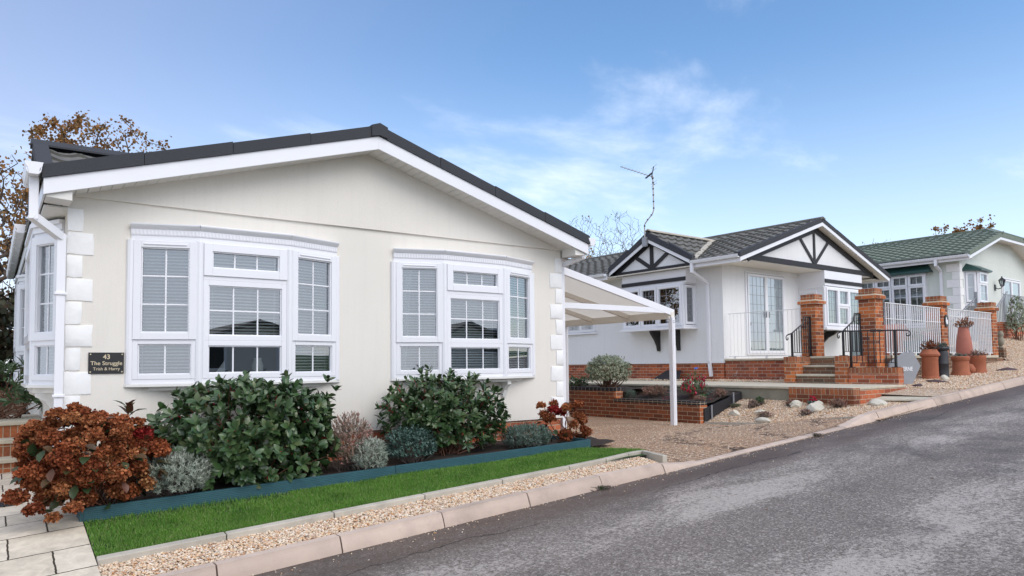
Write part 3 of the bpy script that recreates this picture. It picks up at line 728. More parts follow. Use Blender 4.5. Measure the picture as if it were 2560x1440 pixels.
# gutters and downpipes
for a_, b_ in (((.275, 7.50, 3.335), (.275, 8.15, 3.335)), ((.275, 10.85, 3.335), (.275, 16.5, 3.335)), ((6.93, 7.53, 3.30), (6.93, 16.5, 3.30))):
    g = MB(); gutter(g, a_, b_, .135, .10); x_, y_, z_ = a_; g.ext([(x_-.07, y_-.006, z_+.105), (x_-.062, y_-.006, z_+.07), (x_-.045, y_-.006, z_+.05), (x_-.035, y_-.006, z_-.003), (x_+.035, y_-.006, z_-.003), (x_+.045, y_-.006, z_+.05), (x_+.062, y_-.006, z_+.07), (x_+.07, y_-.006, z_+.105)], (0, .012, 0)); part('gutter', g, K('upvc'), h1, smooth=30)
g = MB(); pipe_sq(g, [(.285, 7.66, 3.33), (.285, 7.66, 2.98), (.515, 7.85, 2.84), (.515, 7.85, .93), (.47, 7.80, .86)], .072)
g.box(.465, .565, 7.80, 7.90, 2.30, 2.325); g.box(.465, .565, 7.80, 7.90, 1.35, 1.375); part('downpipe', g, K('upvc'), h1, bevel=.004)
g = MB(); pipe_sq(g, [(6.93, 7.75, 3.28), (6.93, 7.75, 3.16), (6.72, 7.98, 3.05), (6.72, 7.98, .6)], .07); part('downpipe', g, K('upvc'), h1, bevel=.004)
# quoins
def quoin(x0, x1, z0, z1, parent, seed, frame=None, y0=YF-.011, y1=YF+.0):
    rnd = random.Random(seed); m = MB(); n = 5
    def jit(a): return a+rnd.uniform(-.006, .006)
    pts = [(jit(x0), jit(z0)), (jit((x0+x1)/2), jit(z0)), (jit(x1), jit(z0)), (jit(x1+.002), jit((z0+z1)/2)), (jit(x1), jit(z1)), (jit((x0+x1)/2), jit(z1)), (jit(x0), jit(z1)), (jit(x0), jit((z0+z1)/2))]
    cxm, czm = (x0+x1)/2, (z0+z1)/2
    r0 = [(x, y1, z) for x, z in pts]; r1 = [(x, y0+.003, z) for x, z in pts]; r2 = [(cxm+(x-cxm)*.965, y0+rnd.uniform(-.003, .003), czm+(z-czm)*.93) for x, z in pts]
    m.add(r0+r1+r2+[(cxm, y0-.003, czm)], [[i, (i+1) % 8, 8+(i+1) % 8, 8+i] for i in range(8)]+[[8+i, 8+(i+1) % 8, 16+(i+1) % 8, 16+i] for i in range(8)]+[[16+i, 16+(i+1) % 8, 24] for i in range(8)])
    return part('quoin', m, K('quoin'), parent, smooth=50)
zq = 3.132; i = 0
while zq > .92:
    hq = .2205; lo_ = max(zq-hq+.012, .87)
    quoin(X0-.012, .690 if i % 2 == 0 else .782, lo_, zq, h1, i); quoin(6.535 if i % 2 == 0 else 6.437, X1+.012, lo_, zq, h1, 100+i)
    zq -= hq+.001; i += 1
# bow windows
def bow_window(xa, xb, label, parent, blind_mode):
    p = .20; xs = [(xa, YF), (xa+.592, YF-p), (xb-.618, YF-p), (xb, YF)]
    win = None; fm = MB(); gm = MB(); bl = MB()
    for k in range(3):
        M, Wd = facet(xs[k], xs[k+1]); fm.M = M; gm.M = M; bl.M = M
        if k == 1:
            casement(fm, gm, .035, Wd-.035, 2.545, 2.878, .082, 3, 1, True); fm.box(.035, Wd-.035, -.03, .03, 2.5, 2.545)
            for zz0, zz1, r in ((1.885, 2.50, 2), (1.50, 1.885, 1)): casement(fm, gm, .035, Wd-.035, zz0, zz1, .052, 3, r)
            blinds(bl, .06, Wd-.06, 1.93 if blind_mode == 0 else 1.56, 2.84, .075)
        else:
            a, c = (.03, Wd-.02) if k == 0 else (.02, Wd-.03)
            casement(fm, gm, a, c, 1.893, 2.878, .068, 2, 3, True); casement(fm, gm, a, c, 1.50, 1.893, .046, 2, 1)
            fm.box(a+.09, c-.09, -.056, -.046, 2.835, 2.848)
            blinds(bl, .05, Wd-.05, 1.55, 2.84, .075)
        fm.box(.0, Wd, -.025, .035, 1.455, 1.50); fm.box(0, Wd, -.02, .04, 2.878, 2.885)
    fm.M = None
    for x, y in xs: fm.tube([(x, y-.01 if 0 < abs(x-xs[0][0]) else y, 1.455), (x, y-.01, 2.885)], .040, 10)
    win = part('bow_window', fm, K('upvc'), parent, bevel=.0035)
    win['label'] = label
    part('glass', gm, K('glass'), win)
    part('blind', bl, K('slat'), win)
    # cornice following the facets, with small flutes
    cm = MB()
    for k in range(3):
        M, Wd = facet(xs[k], xs[k+1]); cm.M = M
        xl, xr = (-.006 if k else 0), Wd+(.006 if k < 2 else 0)
        cm.ext([(xl, d, z) for d, z in ((-.012, 2.886), (-.014, 2.93), (-.024, 2.935), (-.026, 2.992), (-.036, 3.0), (-.050, 3.012), (-.066, 3.032), (-.068, 3.046), (.09, 3.046), (.09, 2.886))], (xr-xl, 0, 0))
        for j in range(int(Wd/.034)): cm.box(.01+j*.034, .026+j*.034, -.029, -.0235, 2.942, 2.984)
    cm.M = None
    cm.ext([(xa, YF-.01, 3.0465), (xa+.592, YF-p-.05, 3.0465), (xb-.618, YF-p-.05, 3.0465), (xb, YF-.01, 3.0465)], (0, 0, .006))
    part('cornice', cm, K('upvc'), win, bevel=.003)
    sm = MB(); e = .055
    o1 = [(xa-.05, YF), (xa-.03, YF-.03), (xa+.585, YF-p-e), (xb-.61, YF-p-e), (xb+.03, YF-.03), (xb+.05, YF)]
    sm.ext([(x, y, 1.425) for x, y in o1], (0, 0, .030)); o2 = [(xa+.17, YF), (xa+.60, YF-p+.02), (xb-.62, YF-p+.02), (xb-.17, YF)]
    sm.ext([(x, y, 1.385) for x, y in o2], (0, 0, .0395)); part('sill', sm, K('upvc_old'), win, bevel=.004)
    for c in (xa+.5, xb-.5):
        k = MB(); k.ext([(c-.03, YF, 1.385), (c-.03, YF-.15, 1.385), (c-.03, YF-.15, 1.35), (c-.03, YF-.11, 1.33), (c-.03, YF-.06, 1.27), (c-.03, YF-.035, 1.18), (c-.03, YF, 1.18)], (.06, 0, 0)); part('bracket', k, K('upvc_old'), win)
    return win, xs
wa, xsa = bow_window(*W1, 'bow window with an unblinded lower middle pane', h1, 0)
wb, xsb = bow_window(*W2, 'bow window with blinds to the sill and a white curtain', h1, 1)
m = MB()
M, Wd = facet(xsb[0], xsb[1]); m.M = M
pts = [(.07+.012*i, .115+.012*math.sin(i*1.3)) for i in range(16)]
for i in range(15):
    (a, b_), (c, d_) = pts[i], pts[i+1]; k0 = .55; 
    m.poly([(.07+(a-.07)*k0, b_, 1.55), (.07+(c-.07)*k0, d_, 1.55), (c, d_, 2.84), (a, b_, 2.84)])
part('curtain', m, K('curtain'), wb, smooth=180)
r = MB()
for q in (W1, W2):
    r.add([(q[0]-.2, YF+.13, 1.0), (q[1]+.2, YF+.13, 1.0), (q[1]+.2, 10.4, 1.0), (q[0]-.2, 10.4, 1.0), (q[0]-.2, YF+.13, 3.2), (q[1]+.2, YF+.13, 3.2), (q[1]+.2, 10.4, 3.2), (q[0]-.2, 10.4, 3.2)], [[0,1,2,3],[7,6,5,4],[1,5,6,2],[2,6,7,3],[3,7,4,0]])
part('unlit_interior', r, K('unlit_room'), h1)
# ornaments on the inner sill
c = MB(); c.ext([(1.87, 7.80, 1.53), (2.0, 7.86, 1.53), (1.99, 7.87, 1.68)], (0, .004, 0)); tag(part('greeting_card', c, K('upvc')), 'small white folded card standing inside the left bow window', 'card')
c = MB(); c.lathe([(.03,0),(.055,.04),(.06,.10),(.04,.16),(.045,.18)], (2.33, 7.86, 1.53)); tag(part('vase', c, K('upvc_old'), smooth=40), 'small pale vase standing inside the left bow window', 'vase')
# side bays
def side_bay(y0, y1, n):
    p = .22; xs = [(X0, y1), (X0-p, y1-.35), (X0-p, y0+.45), (X0, y0)]
    fm = MB(); gm = MB(); bl = MB()
    for k in range(3):
        M, Wd = facet(xs[k], xs[k+1]); 
        for q in (fm, gm, bl): q.M = M
        casement(fm, gm, .02, Wd-.02, 1.90, 2.95, .075, 2 if k == 2 else 4, 3, True); casement(fm, gm, .02, Wd-.02, 1.50, 1.90, .05, 2, 1); fm.box(0, Wd, -.02, .03, 1.455, 1.5)
        blinds(bl, .05, Wd-.05, 1.55, 2.9, .075)
    fm.M = None
    for x, y in xs: fm.tube([(x, y, 1.455), (x, y, 2.96)], .035, 8)
    win = part('side_bay_window', fm, K('upvc'), h1); part('glass', gm, K('glass'), win); part('blind', bl, K('slat'), win)
    cm = MB()
    for k in range(3):
        M, Wd = facet(xs[k], xs[k+1]); cm.M = M
        for (d0, z0, z1) in ((-.012, 2.96, 3.0), (-.03, 3.0, 3.06), (-.055, 3.06, 3.10)): cm.box(0, Wd, d0, .08, z0, z1)
    part('cornice', cm, K('upvc'), win)
    sm = MB(); sm.ext([(X0, y1+.05, 1.425), (X0-p-.06, y1-.33, 1.425), (X0-p-.06, y0+.42, 1.425), (X0, y0-.05, 1.425)], (0, 0, .03)); sm.ext([(X0, y1-.1, 1.37), (X0-p, y1-.4, 1.37), (X0-p, y0+.5, 1.37), (X0, y0+.15, 1.37)], (0, 0, .055))
    part('sill', sm, K('upvc_old'), win)
    for c in (y0+.4, y1-.4):
        k = MB(); k.ext([(X0, c-.03, 1.37), (X0-.2, c-.03, 1.37), (X0-.2, c-.03, 1.33), (X0-.12, c-.03, 1.29), (X0-.06, c-.03, 1.2), (X0-.03, c-.03, 1.06), (X0, c-.03, 1.06)], (0, .06, 0)); part('bracket', k, K('upvc_old'), win)
side_bay(8.35, 10.5, 0); side_bay(13.2, 15.0, 1)
# house name plaque
sg = thing('house_sign', 'black slate name plaque fixed beside the left bow window', 'sign', (.907, YF, 1.565))
b = MB(); b.box(.755, 1.056, YF-.014, YF-.001, 1.562, 1.766); pl_ = part('plate', b, K('slate'), sg, bevel=.002)
for sx in (.772, 1.039):
    for sz in (1.579, 1.749):
        b = MB(); b.tube([(sx, YF-.014, sz), (sx, YF-.019, sz)], .0065, 10); part('screw', b, K('gold'), sg)
def text_part(name, body, size, center, M, mat, parent, ex=.0015, shear=0, spacing=1.0, bold=0):
    cu = bpy.data.curves.new(name, 'FONT'); cu.body = body; cu.size = size; cu.extrude = ex; cu.align_x = 'CENTER'; cu.align_y = 'CENTER'; cu.space_character = spacing; cu.offset = bold; cu.shear = shear
    to = bpy.data.objects.new(name, cu); COL.objects.link(to)
    dg = bpy.context.evaluated_depsgraph_get(); me = bpy.data.meshes.new_from_object(to.evaluated_get(dg))
    T = M @ Matrix.Identity(4)
    V = [tuple(Vector(center)+T.to_3x3() @ v.co) for v in me.vertices]; F = [list(p.vertices) for p in me.polygons]
    bpy.data.objects.remove(to); return mesh_obj(name, V, F, mat, parent, uv=False)
TX = Matrix.Rotation(R_(90), 4, 'X')
text_part('lettering', '43', .062, (.907, YF-.0155, 1.722), TX, K('gold'), sg, bold=.001)
text_part('lettering', 'The Struggle', .053, (.907, YF-.0155, 1.661), TX, K('gold'), sg, bold=.0004)
text_part('lettering', 'Trish & Harry', .040, (.907, YF-.0155, 1.607), TX, K('gold'), sg, bold=.0002)
# teal bed edging
te = thing('bed_edging', 'teal ribbed plastic board edging along the flower bed', 'garden edging', (.64, 6.8, ze(.64)))
def board(xa, xb, ya, yb, top=.112):
    m = MB(); t = Vector((xb-xa, yb-ya, 0)); L = t.length; t.normalize(); nrm = Vector((t.y, -t.x, 0))
    pr = [(-.013, -.06)]
    nr = 7
    for k in range(nr):
        z0 = .002+k*(top/nr); pr += [(.013, z0), (.013, z0+top/nr*.62), (.008, z0+top/nr*.70), (.008, z0+top/nr*.95)]
    pr += [(.011, top), (-.013, top)]
    A = [Vector((xa, ya, ze(xa)))+nrm*o+Vector((0,0,z)) for o, z in pr]
    m.ext(A, Vector((xb-xa, yb-ya, ze(xb)-ze(xa)))); return m
part('board', board(.637, 3.43, 6.80, 6.80), K('teal'), te); part('board', board(3.436, 6.14, 6.80, 6.80), K('teal'), te); part('board', board(6.153, 6.153, 6.79, 7.88), K('teal'), te); part('board', board(.625, .625, 7.5, 6.80), K('teal'), te)
# carport
cp = thing('carport', 'white lean-to carport with a sloping panel roof beside the cream bungalow', 'carport', (9.52, 8.36, .55))
CX, CY0, CY1 = 9.52, 8.36, 12.3; zh, zl = 3.06, 2.50; xw = 6.66
roofz = lambda x: zh+(zl-zh)*(x-7.06)/(CX-7.06)
m = MB(); m.ext([(xw, CY0+.02, roofz(xw)), (CX, CY0+.02, roofz(CX)), (CX, CY0+.02, roofz(CX)+.02), (xw, CY0+.02, roofz(xw)+.02)], (0, CY1-CY0, 0)); part('roof_panel', m, K('sheet'), cp)
m = MB(); m.beam((xw, CY0, roofz(xw)-.015), (CX+.04, CY0, roofz(CX+.04)-.015), .05, .115, (0,0,1)); part('front_rafter', m, K('upvc'), cp, bevel=.004)
for k in range(1, 4):
    m = MB(); y = CY0+k*1.0; m.beam((xw, y, roofz(xw)-.045), (CX, y, roofz(CX)-.045), .05, .08); part('rafter', m, K('carport'), cp)
m = MB(); m.box(xw, CX-.04, CY0-.022, CY0+.022, 2.465, 2.555); part('tie_beam', m, K('upvc'), cp, bevel=.004)
m = MB(); m.box(CX-.045, CX+.045, CY0-.03, CY1, 2.40, 2.50); m.box(CX-.07, CX-.046, CY0, CY1, 2.37, 2.43); part('eave_beam', m, K('carport'), cp, bevel=.004)
for y in (CY0, 11.2):
    m = MB(); m.box(CX-.04, CX+.04, y-.042, y+.042, .50, 2.40); m.box(CX-.018, CX+.018, y-.048, y-.042, .50, 2.40); part('post', m, K('upvc'), cp, bevel=.005)
m = MB()
for zz_ in (2.34, 2.31): 
    for dx_ in (-.02, .0, .02): m.tube([(CX+dx_, CY0-.048, zz_), (CX+dx_, CY0-.054, zz_)], .005, 6)
part('bolt', m, K('steel'), cp)
# brick steps at the left
st = thing('brick_steps', 'red brick steps with pale slab treads at the left of the cream bungalow', 'steps', (-.6, 10.5, .42))
for k in range(3):
    y0, y1 = 10.35+k*.32, 12.6; z0 = zpat(0, 10.5)-.03+k*.20
    m = MB(); m.box(-2.2, .57, y0, y1, z0, z0+.15); part('riser', m, K('brick_soldier'), st)
    m = MB(); 
    for xa in (-2.2, -1.45, -.70, .05): m.box(xa, min(xa+.745, .57), y0-.03, y1-.001, z0+.151, z0+.199)
    part('tread', m, K('cop'), st, bevel=.006)

# ================================================================== HOUSE 2 (white bungalow with black timbering), local frame H2
h2 = thing('bungalow', 'white rendered bungalow with black timbered gables and grey tiled roof', 'bungalow', (0, 0, 1.16), H2)
w = MB()
w.box(0, 6.1, 0, 12.5, 1.615, 4.02)
w.box(-.02, 6.12, -.02, 12.5, 1.60, 1.66)
part('wall', w, K('render_white'), h2)
b = MB(); b.box(.03, 6.07, .03, 12.4, .9, 1.60); part('plinth', b, K('brick_red'), h2)
b = MB(); gz = lambda x: 5.115-.3315*abs(x-3.02)
b.ext([(-.05, -.72, 4.02), (6.1, -.72, 4.02), (6.1, -.72, gz(6.1)), (3.02, -.72, gz(3.02)), (-.05, -.72, gz(-.05))], (0, .72, 0)); part('gable_wall', b, K('render_white'), h2)
# timbering on the front gable
def timbers(parent, pts_list, M, depth=.022):
    for a, c, wd in pts_list:
        m = MB(M); m.beam(a, c, depth, wd, (0,0,1) if abs(a[2]-c[2]) < abs(a[0]-c[0])*3 else (1,0,0)); part('timber', m, K('timber_black'), parent)
yT = -.735
timbers(h2, [((-.05, yT, 4.085), (6.12, yT, 4.085), .135), ((2.96, yT-.002, 4.15), (2.96, yT-.002, 5.06), .085), ((2.92, yT-.004, 4.17), (2.2, yT-.004, 4.82), .08), ((3.0, yT-.004, 4.17), (3.72, yT-.004, 4.82), .08), ((3.02, yT-.006, 5.04), (6.12, yT-.006, 4.02), .13), ((3.02, yT-.006, 5.04), (-.05, yT-.006, 4.03), .13)], None)
# roof
rf2 = MB(); s2 = .334; c2 = 1/math.hypot(1, s2); XE = -.64; ZE = 4.06; LW = 3.66/c2
def half_(v): return max(0., 1.36*(1-(ZE+v*s2*c2-4.10)/.92))
tiles(rf2, (XE, -.93, ZE), (0,1,0), (c2, 0, s2*c2), lambda v: (0, 1.82+.93-half_(v)+.06), 3.05, amp=.028, lip=.042)
tiles(rf2, (XE, -.93, ZE), (0,1,0), (c2, 0, s2*c2), lambda v: (1.82+.93+half_(v)-.06, 13.3), 3.05, amp=.028, lip=.042)
tiles(rf2, (XE+3.05*c2, -.93, ZE+3.05*s2*c2), (0,1,0), (c2, 0, s2*c2), lambda v: (0, 13.3), LW-3.05, amp=.028, lip=.042)
tiles(rf2, (6.68, -.93, ZE), (0,1,0), (-c2, 0, s2*c2), lambda v: (0, 13.3), LW)
rf2.cur = 1
for sgn in (-1, 1):
    for k in range(5):
        t0, t1 = k/5, (k+1)/5-.002; xs = [3.02+sgn*3.68*(1-t) for t in (t0, t1)]; zs = [3.995+(5.21-3.995)*t for t in (t0, t1)]
        rf2.ext([(xs[0], -.965+.002*k, zs[0]), (xs[1], -.965+.002*k, zs[1]), (xs[1], -.965+.002*k, zs[1]+.125), (xs[0], -.965+.002*k, zs[0]+.12)], (0, .16, 0))
rf2.cur = 0; rf2.ext([(2.9, -.97, 5.27), (3.02, -.97, 5.31), (3.14, -.97, 5.27), (3.14, -.97, 5.32), (3.02, -.97, 5.36), (2.9, -.97, 5.32)], (0, 13.3, 0))
roof2 = part('roof', rf2, [K('tile_grey'), K('verge')], h2, smooth=30)
# side gable roof
YG = 1.82; sg_ = MB(); zg0, zg1 = 4.10, 5.0; hw = 1.36; lg = math.hypot(hw, zg1-zg0)
for sy in (-1, 1):
    Wd = Vector((0, -sy*hw/lg, (zg1-zg0)/lg))
    tiles(sg_, (-.56, YG+sy*hw, zg0), (1,0,0), Wd, lambda v: (0, .08+2.75*v/lg), lg, amp=.028, lip=.042)
sg_.cur = 1
for sy in (-1, 1):
    for k in range(2):
        t0, t1 = k/2, (k+1)/2-.003; ys = [YG+sy*1.40*(1-t) for t in (t0, t1)]; zs = [4.075+(4.81-4.075)*t for t in (t0, t1)]
        sg_.ext([(-.60, ys[0], zs[0]), (-.60, ys[1], zs[1]), (-.60, ys[1], zs[1]+.185), (-.60, ys[0], zs[0]+.135)], (.13, 0, 0))
sg_.cur = 2; sg_.ext([(-.58, YG-.1, 5.0), (-.58, YG, 5.045), (-.58, YG+.1, 5.0), (-.58, YG+.1, 5.03), (-.58, YG, 5.08), (-.58, YG-.1, 5.03)], (2.75, 0, 0))
for sy in (-1, 1): sg_.beam((-.5, YG+sy*1.40, 4.145), (2.1, YG+sy*.02, 5.035), .14, .03)
part('side_gable_roof', sg_, [K('tile_grey'), K('verge'), K('edge')], roof2, smooth=30)
b = MB(); b.ext([(-.42, YG-1.25, 3.94), (-.42, YG+1.25, 3.94), (-.42, YG+1.25, 4.06), (-.42, YG, 4.80), (-.42, YG-1.25, 4.06)], (.42, 0, 0)); part('side_gable_wall', b, K('render_white'), h2)
b = MB(); b.box(-.42, 0, YG-1.06, YG+1.06, 3.60, 3.94); part('bay_panel', b, K('upvc'), h2)
xT = -.435
for a, c, wd in [((xT, YG-1.28, 4.01), (xT, YG+1.28, 4.01), .12), ((xT-.002, YG, 4.07), (xT-.002, YG, 4.78), .11), ((xT-.004, YG-.03, 4.08), (xT-.004, YG-.62, 4.46), .10), ((xT-.004, YG+.03, 4.08), (xT-.004, YG+.62, 4.46), .10), ((xT-.006, YG-1.25, 4.04), (xT-.006, YG, 4.74), .11), ((xT-.006, YG+1.25, 4.04), (xT-.006, YG, 4.74), .11), ((xT, YG-1.06, 3.70), (xT, YG+1.06, 3.70), .095)]:
    m = MB(); m.beam(a, c, .022, wd, (0,0,1) if abs(a[1]-c[1]) > .01 else (0,1,0)); part('timber', m, K('timber_black'), h2)
# bargeboards, soffits, gutters
m = MB()
for sgn in (-1, 1):
    m.ext([(3.02+sgn*3.66, -.95, 3.905), (3.02, -.95, 5.12), (3.02, -.95, 5.215), (3.02+sgn*3.66, -.95, 4.0)], (0, .02, 0))
    m.ext([(-.585, YG+sgn*1.40, 3.985), (-.585, YG, 4.72), (-.585, YG, 4.815), (-.585, YG+sgn*1.40, 4.08)], (.02, 0, 0))
part('bargeboard', m, K('upvc'), h2)
m = MB()
for sgn in (-1, 1): m.ext([(3.02+sgn*3.63, -.93, 3.95), (3.02, -.93, 5.155), (3.02, -.93, 5.17), (3.02+sgn*3.63, -.93, 3.965)], (0, .21, 0))
m.box(-.05, 6.1, -.718, .0, 4.0, 4.02); m.box(-.60, -.0, -.71, 12.4, 3.955, 3.97); m.box(6.1, 6.66, -.71, 12.4, 3.955, 3.97)
part('soffit', m, K('carport'), h2)
m = MB(); m.box(-.63, -.61, -.93, YG-1.42, 3.90, 4.05); part('fascia', m, K('upvc'), h2); m = MB(); m.box(-.63, -.61, YG+1.42, 12.4, 3.90, 4.05); part('fascia', m, K('upvc'), h2); m = MB(); m.box(6.65, 6.67, -.93, 12.4, 3.90, 4.05); part('fascia', m, K('upvc'), h2)
for a, c in ((-.94, YG-1.44), (YG+1.44, 12.4)):
    m = MB(); gutter(m, (-.69, a, 3.99), (-.69, c, 3.99), .11, .075); part('gutter', m, K('upvc'), h2, smooth=30)
m = MB(); pipe_sq(m, [(-.69, .36, 3.99), (-.69, .36, 3.80), (-.04, .40, 3.56), (-.04, .40, 1.62), (-.04, .36, 1.30)], .07); part('downpipe', m, K('upvc'), h2, bevel=.004)
# generic proud window in a given facet frame: x along, -y outwards
def proud_window(parent, A, B, lights, z0, z1, name='window', backing='curtain', lead=False, sill=None, mat='upvc', depth=.10, roomd=.09):
    M, Wd = facet(A, B); fm, gm, bk, ld = MB(M), MB(M), MB(M), MB(M)
    fm.box(0, Wd, -.02, depth, z0, z0+.035); fm.box(0, Wd, -.02, depth, z1-.035, z1); fm.box(-.012, .03, -.018, depth, z0+.035, z1-.035); fm.box(Wd-.03, Wd+.012, -.018, depth, z0+.035, z1-.035)
    for (x0, x1, a, b_, cols, rows, sash) in lights:
        casement(fm, gm, x0, x1, a, b_, .055, 1 if lead else cols, 1 if lead else rows, sash, .014)
        if lead: leads(ld, x0+.06, x1-.06, a+.06, b_-.06, cols, rows, -.001, .009)
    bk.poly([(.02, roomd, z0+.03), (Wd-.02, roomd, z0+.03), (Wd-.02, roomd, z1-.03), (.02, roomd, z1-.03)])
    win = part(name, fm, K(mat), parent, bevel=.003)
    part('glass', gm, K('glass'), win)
    part('curtain' if backing == 'curtain' else 'unlit_interior', bk, K(backing), win)  # without a curtain, a flat dark sheet painted as an unlit room
    if lead: part('leading', ld, K('steel'), win)
    if sill:
        sm = MB(M); sm.box(-.06, Wd+.06, -.075, depth, z0-.035, z0-.001); part('sill', sm, K('upvc'), win)
    return win
# side bay of house 2 (box bay on the lx=0 wall)
bw = proud_window(h2, (-.42, 2.86), (-.42, .86), [(.03, .62, 3.12, 3.56, 3, 2, True), (.03, .62, 2.55, 3.12, 3, 3, False), (.64, 1.18, 3.12, 3.56, 4, 2, True), (.64, 1.18, 2.55, 3.12, 4, 3, False), (1.20, 1.97, 2.55, 3.56, 3, 5, True)], 2.52, 3.60, 'bay_window', 'unlit_room', True)
proud_window(bw, (-.42, .86), (0, .80), [(.05, .38, 2.57, 3.55, 4, 6, False)], 2.52, 3.60, 'bay_side_light', 'unlit_room', True)
m = MB(); m.ext([(0, .74, 2.46), (-.50, .80, 2.46), (-.50, 2.93, 2.46), (0, 2.98, 2.46)], (0, 0, .055)); part('sill', m, K('upvc'), bw)
for c in (1.30, 1.95):
    m = MB(); m.ext([(-.0, c, 2.455), (-.36, c, 2.455), (-.33, c, 2.38), (-.20, c, 2.24), (-.10, c, 2.08), (-.06, c, 1.93), (0, c, 1.93)], (0, .075, 0)); part('bracket', m, K('black'), h2)
proud_window(h2, (-.0, 5.55), (-.0, 4.34), [(.02, .60, 2.55, 3.3, 3, 3, False), (.60, 1.19, 2.55, 3.3, 3, 3, True)], 2.52, 3.34, 'window', 'unlit_room', True, True)
# french doors on the front
fd = proud_window(h2, (.93, -.02), (2.68, -.02), [(.06, .88, 1.84, 3.84, 4, 8, False), (.88, 1.70, 1.84, 3.84, 4, 8, False)], 1.80, 3.89, 'french_door', 'curtain', True)
for c in (1.74, 1.87): m = MB(); m.box(c, c+.02, -.075, -.05, 2.75, 2.90); part('handle', m, K('steel'), fd)
# front bay under the gable
m = MB(); m.box(3.42, 5.45, -.74, -.0, 3.62, 4.018); m.box(3.42, 3.60, -.70, 0, 2.5, 3.62) ; part('bay_panel', m, K('upvc'), h2)
m = MB(); m.box(3.42, 5.46, -.762, -.741, 3.69, 3.79); part('timber', m, K('timber_black'), h2)
fb = proud_window(h2, (3.44, -.72), (5.43, -.72), [(.03, .66, 2.56, 3.56, 4, 5, True), (.66, 1.22, 3.1, 3.56, 3, 2, True), (.66, 1.22, 2.56, 3.1, 3, 3, False), (1.22, 1.96, 2.56, 3.56, 4, 5, True)], 2.52, 3.60, 'bay_window', 'curtain', True)
proud_window(fb, (3.42, 0), (3.42, -.72), [(.18, .52, 2.57, 3.50, 3, 6, False)], 2.52, 3.60, 'bay_side_light', 'unlit_room', True, depth=.03, roomd=.025)
m = MB(); m.box(3.36, 5.5, -.80, 0, 2.45, 2.515); part('sill', m, K('upvc'), fb)
for c in (3.62, 4.25):
    m = MB(); m.ext([(c, 0, 2.445), (c, -.62, 2.445), (c, -.50, 2.34), (c, -.33, 2.26), (c, -.18, 2.12), (c, -.10, 1.92), (c, 0, 1.86)], (.08, 0, 0)); part('bracket', m, K('black'), h2)
for xx in (3.31, 3.9):
    pass
# tv aerial on a cranked mast
ae = thing('tv_aerial', 'thin television aerial on a cranked mast above the small timbered gable', 'aerial', (-.63, 1.86, 4.75), H2)
m = MB(); mast = [(-.63, 1.87, 4.72), (-.63, 1.87, 5.18), (-.63, 1.82, 5.24), (-.63, 1.60, 5.42), (-.63, 1.55, 5.52), (-.63, 1.56, 6.40)]
m.tube(mast, .016, 8); part('mast', m, K('mast'), ae, smooth=60)
for q in ((1.865, 5.15), (1.76, 5.30), (1.63, 5.40), (1.552, 5.56), (1.553, 5.73), (1.555, 5.90), (1.557, 6.06), (1.559, 6.22), (1.56, 6.33)):
    m = MB(); m.tube([(-.63, q[0], q[1]-.016), (-.63, q[0], q[1]+.016)], .022, 8); part('clip', m, K('black'), ae)
m = MB(); B0 = Vector((-.60, 1.55, 6.36)); B1 = Vector((-1.35, 2.0, 6.62)); m.tube([B0, B1], .010, 6)
bd = (B1-B0).normalized(); sd = bd.cross(Vector((0,0,1))).normalized()
for k in range(9):
    c = B0.lerp(B1, .16+k*.1); m.tube([c-sd*.10, c+sd*.10], .004, 4)
part('boom', m, K('steel'), ae)
m = MB(); m.tube([B0+Vector((0,0,-.2)), B0+bd*.06, B0+Vector((0,0,.28))], .013, 6)
for dz in (-.2, -.13, .18, .27): m.tube([B0+sd*.22+Vector((0,0,dz)), B0-sd*.22+Vector((0,0,dz))], .004, 4)
c = B0+bd*.14; m.beam(c-sd*.24, c+sd*.24, .04, .025); part('reflector', m, K('black'), ae)
m = MB(); m.box(-.66, -.60, 1.80, 1.94, 4.62, 4.86); part('bracket', m, K('steel'), ae)

# ================================================================== TERRACE, STEPS AND WALLS (frame H2)
def t2(name, mb, mat, parent, **k): return part(name, mb, mat, parent, **k)
tr = thing('terrace', 'raised brick terrace with coping along the front of the white bungalow', 'terrace', (2.5, -2, 1.2), H2)
m = MB(); m.box(0, .22, -2.10, -.025, .95, 1.655); t2('side_wall', m, K('brick_white'), tr)
m = MB(); m.box(-.05, .26, -2.10, -.03, 1.656, 1.70); t2('coping', m, K('cop'), tr, bevel=.006)
m = MB(); m.box(.225, 9.5, -3.62, -.03, .9, 1.66); t2('floor', m, K('cop'), tr)
m = MB(); m.box(.09, 6.25, -3.84, -3.625, .9, 1.66); t2('front_wall', m, K('brick_old'), tr)
m = MB(); m.box(.09, 2.78, -3.87, -3.60, 1.661, 1.72); m.box(3.2, 5.84, -3.87, -3.60, 1.661, 1.72); t2('front_coping', m, K('cop'), tr, bevel=.006)
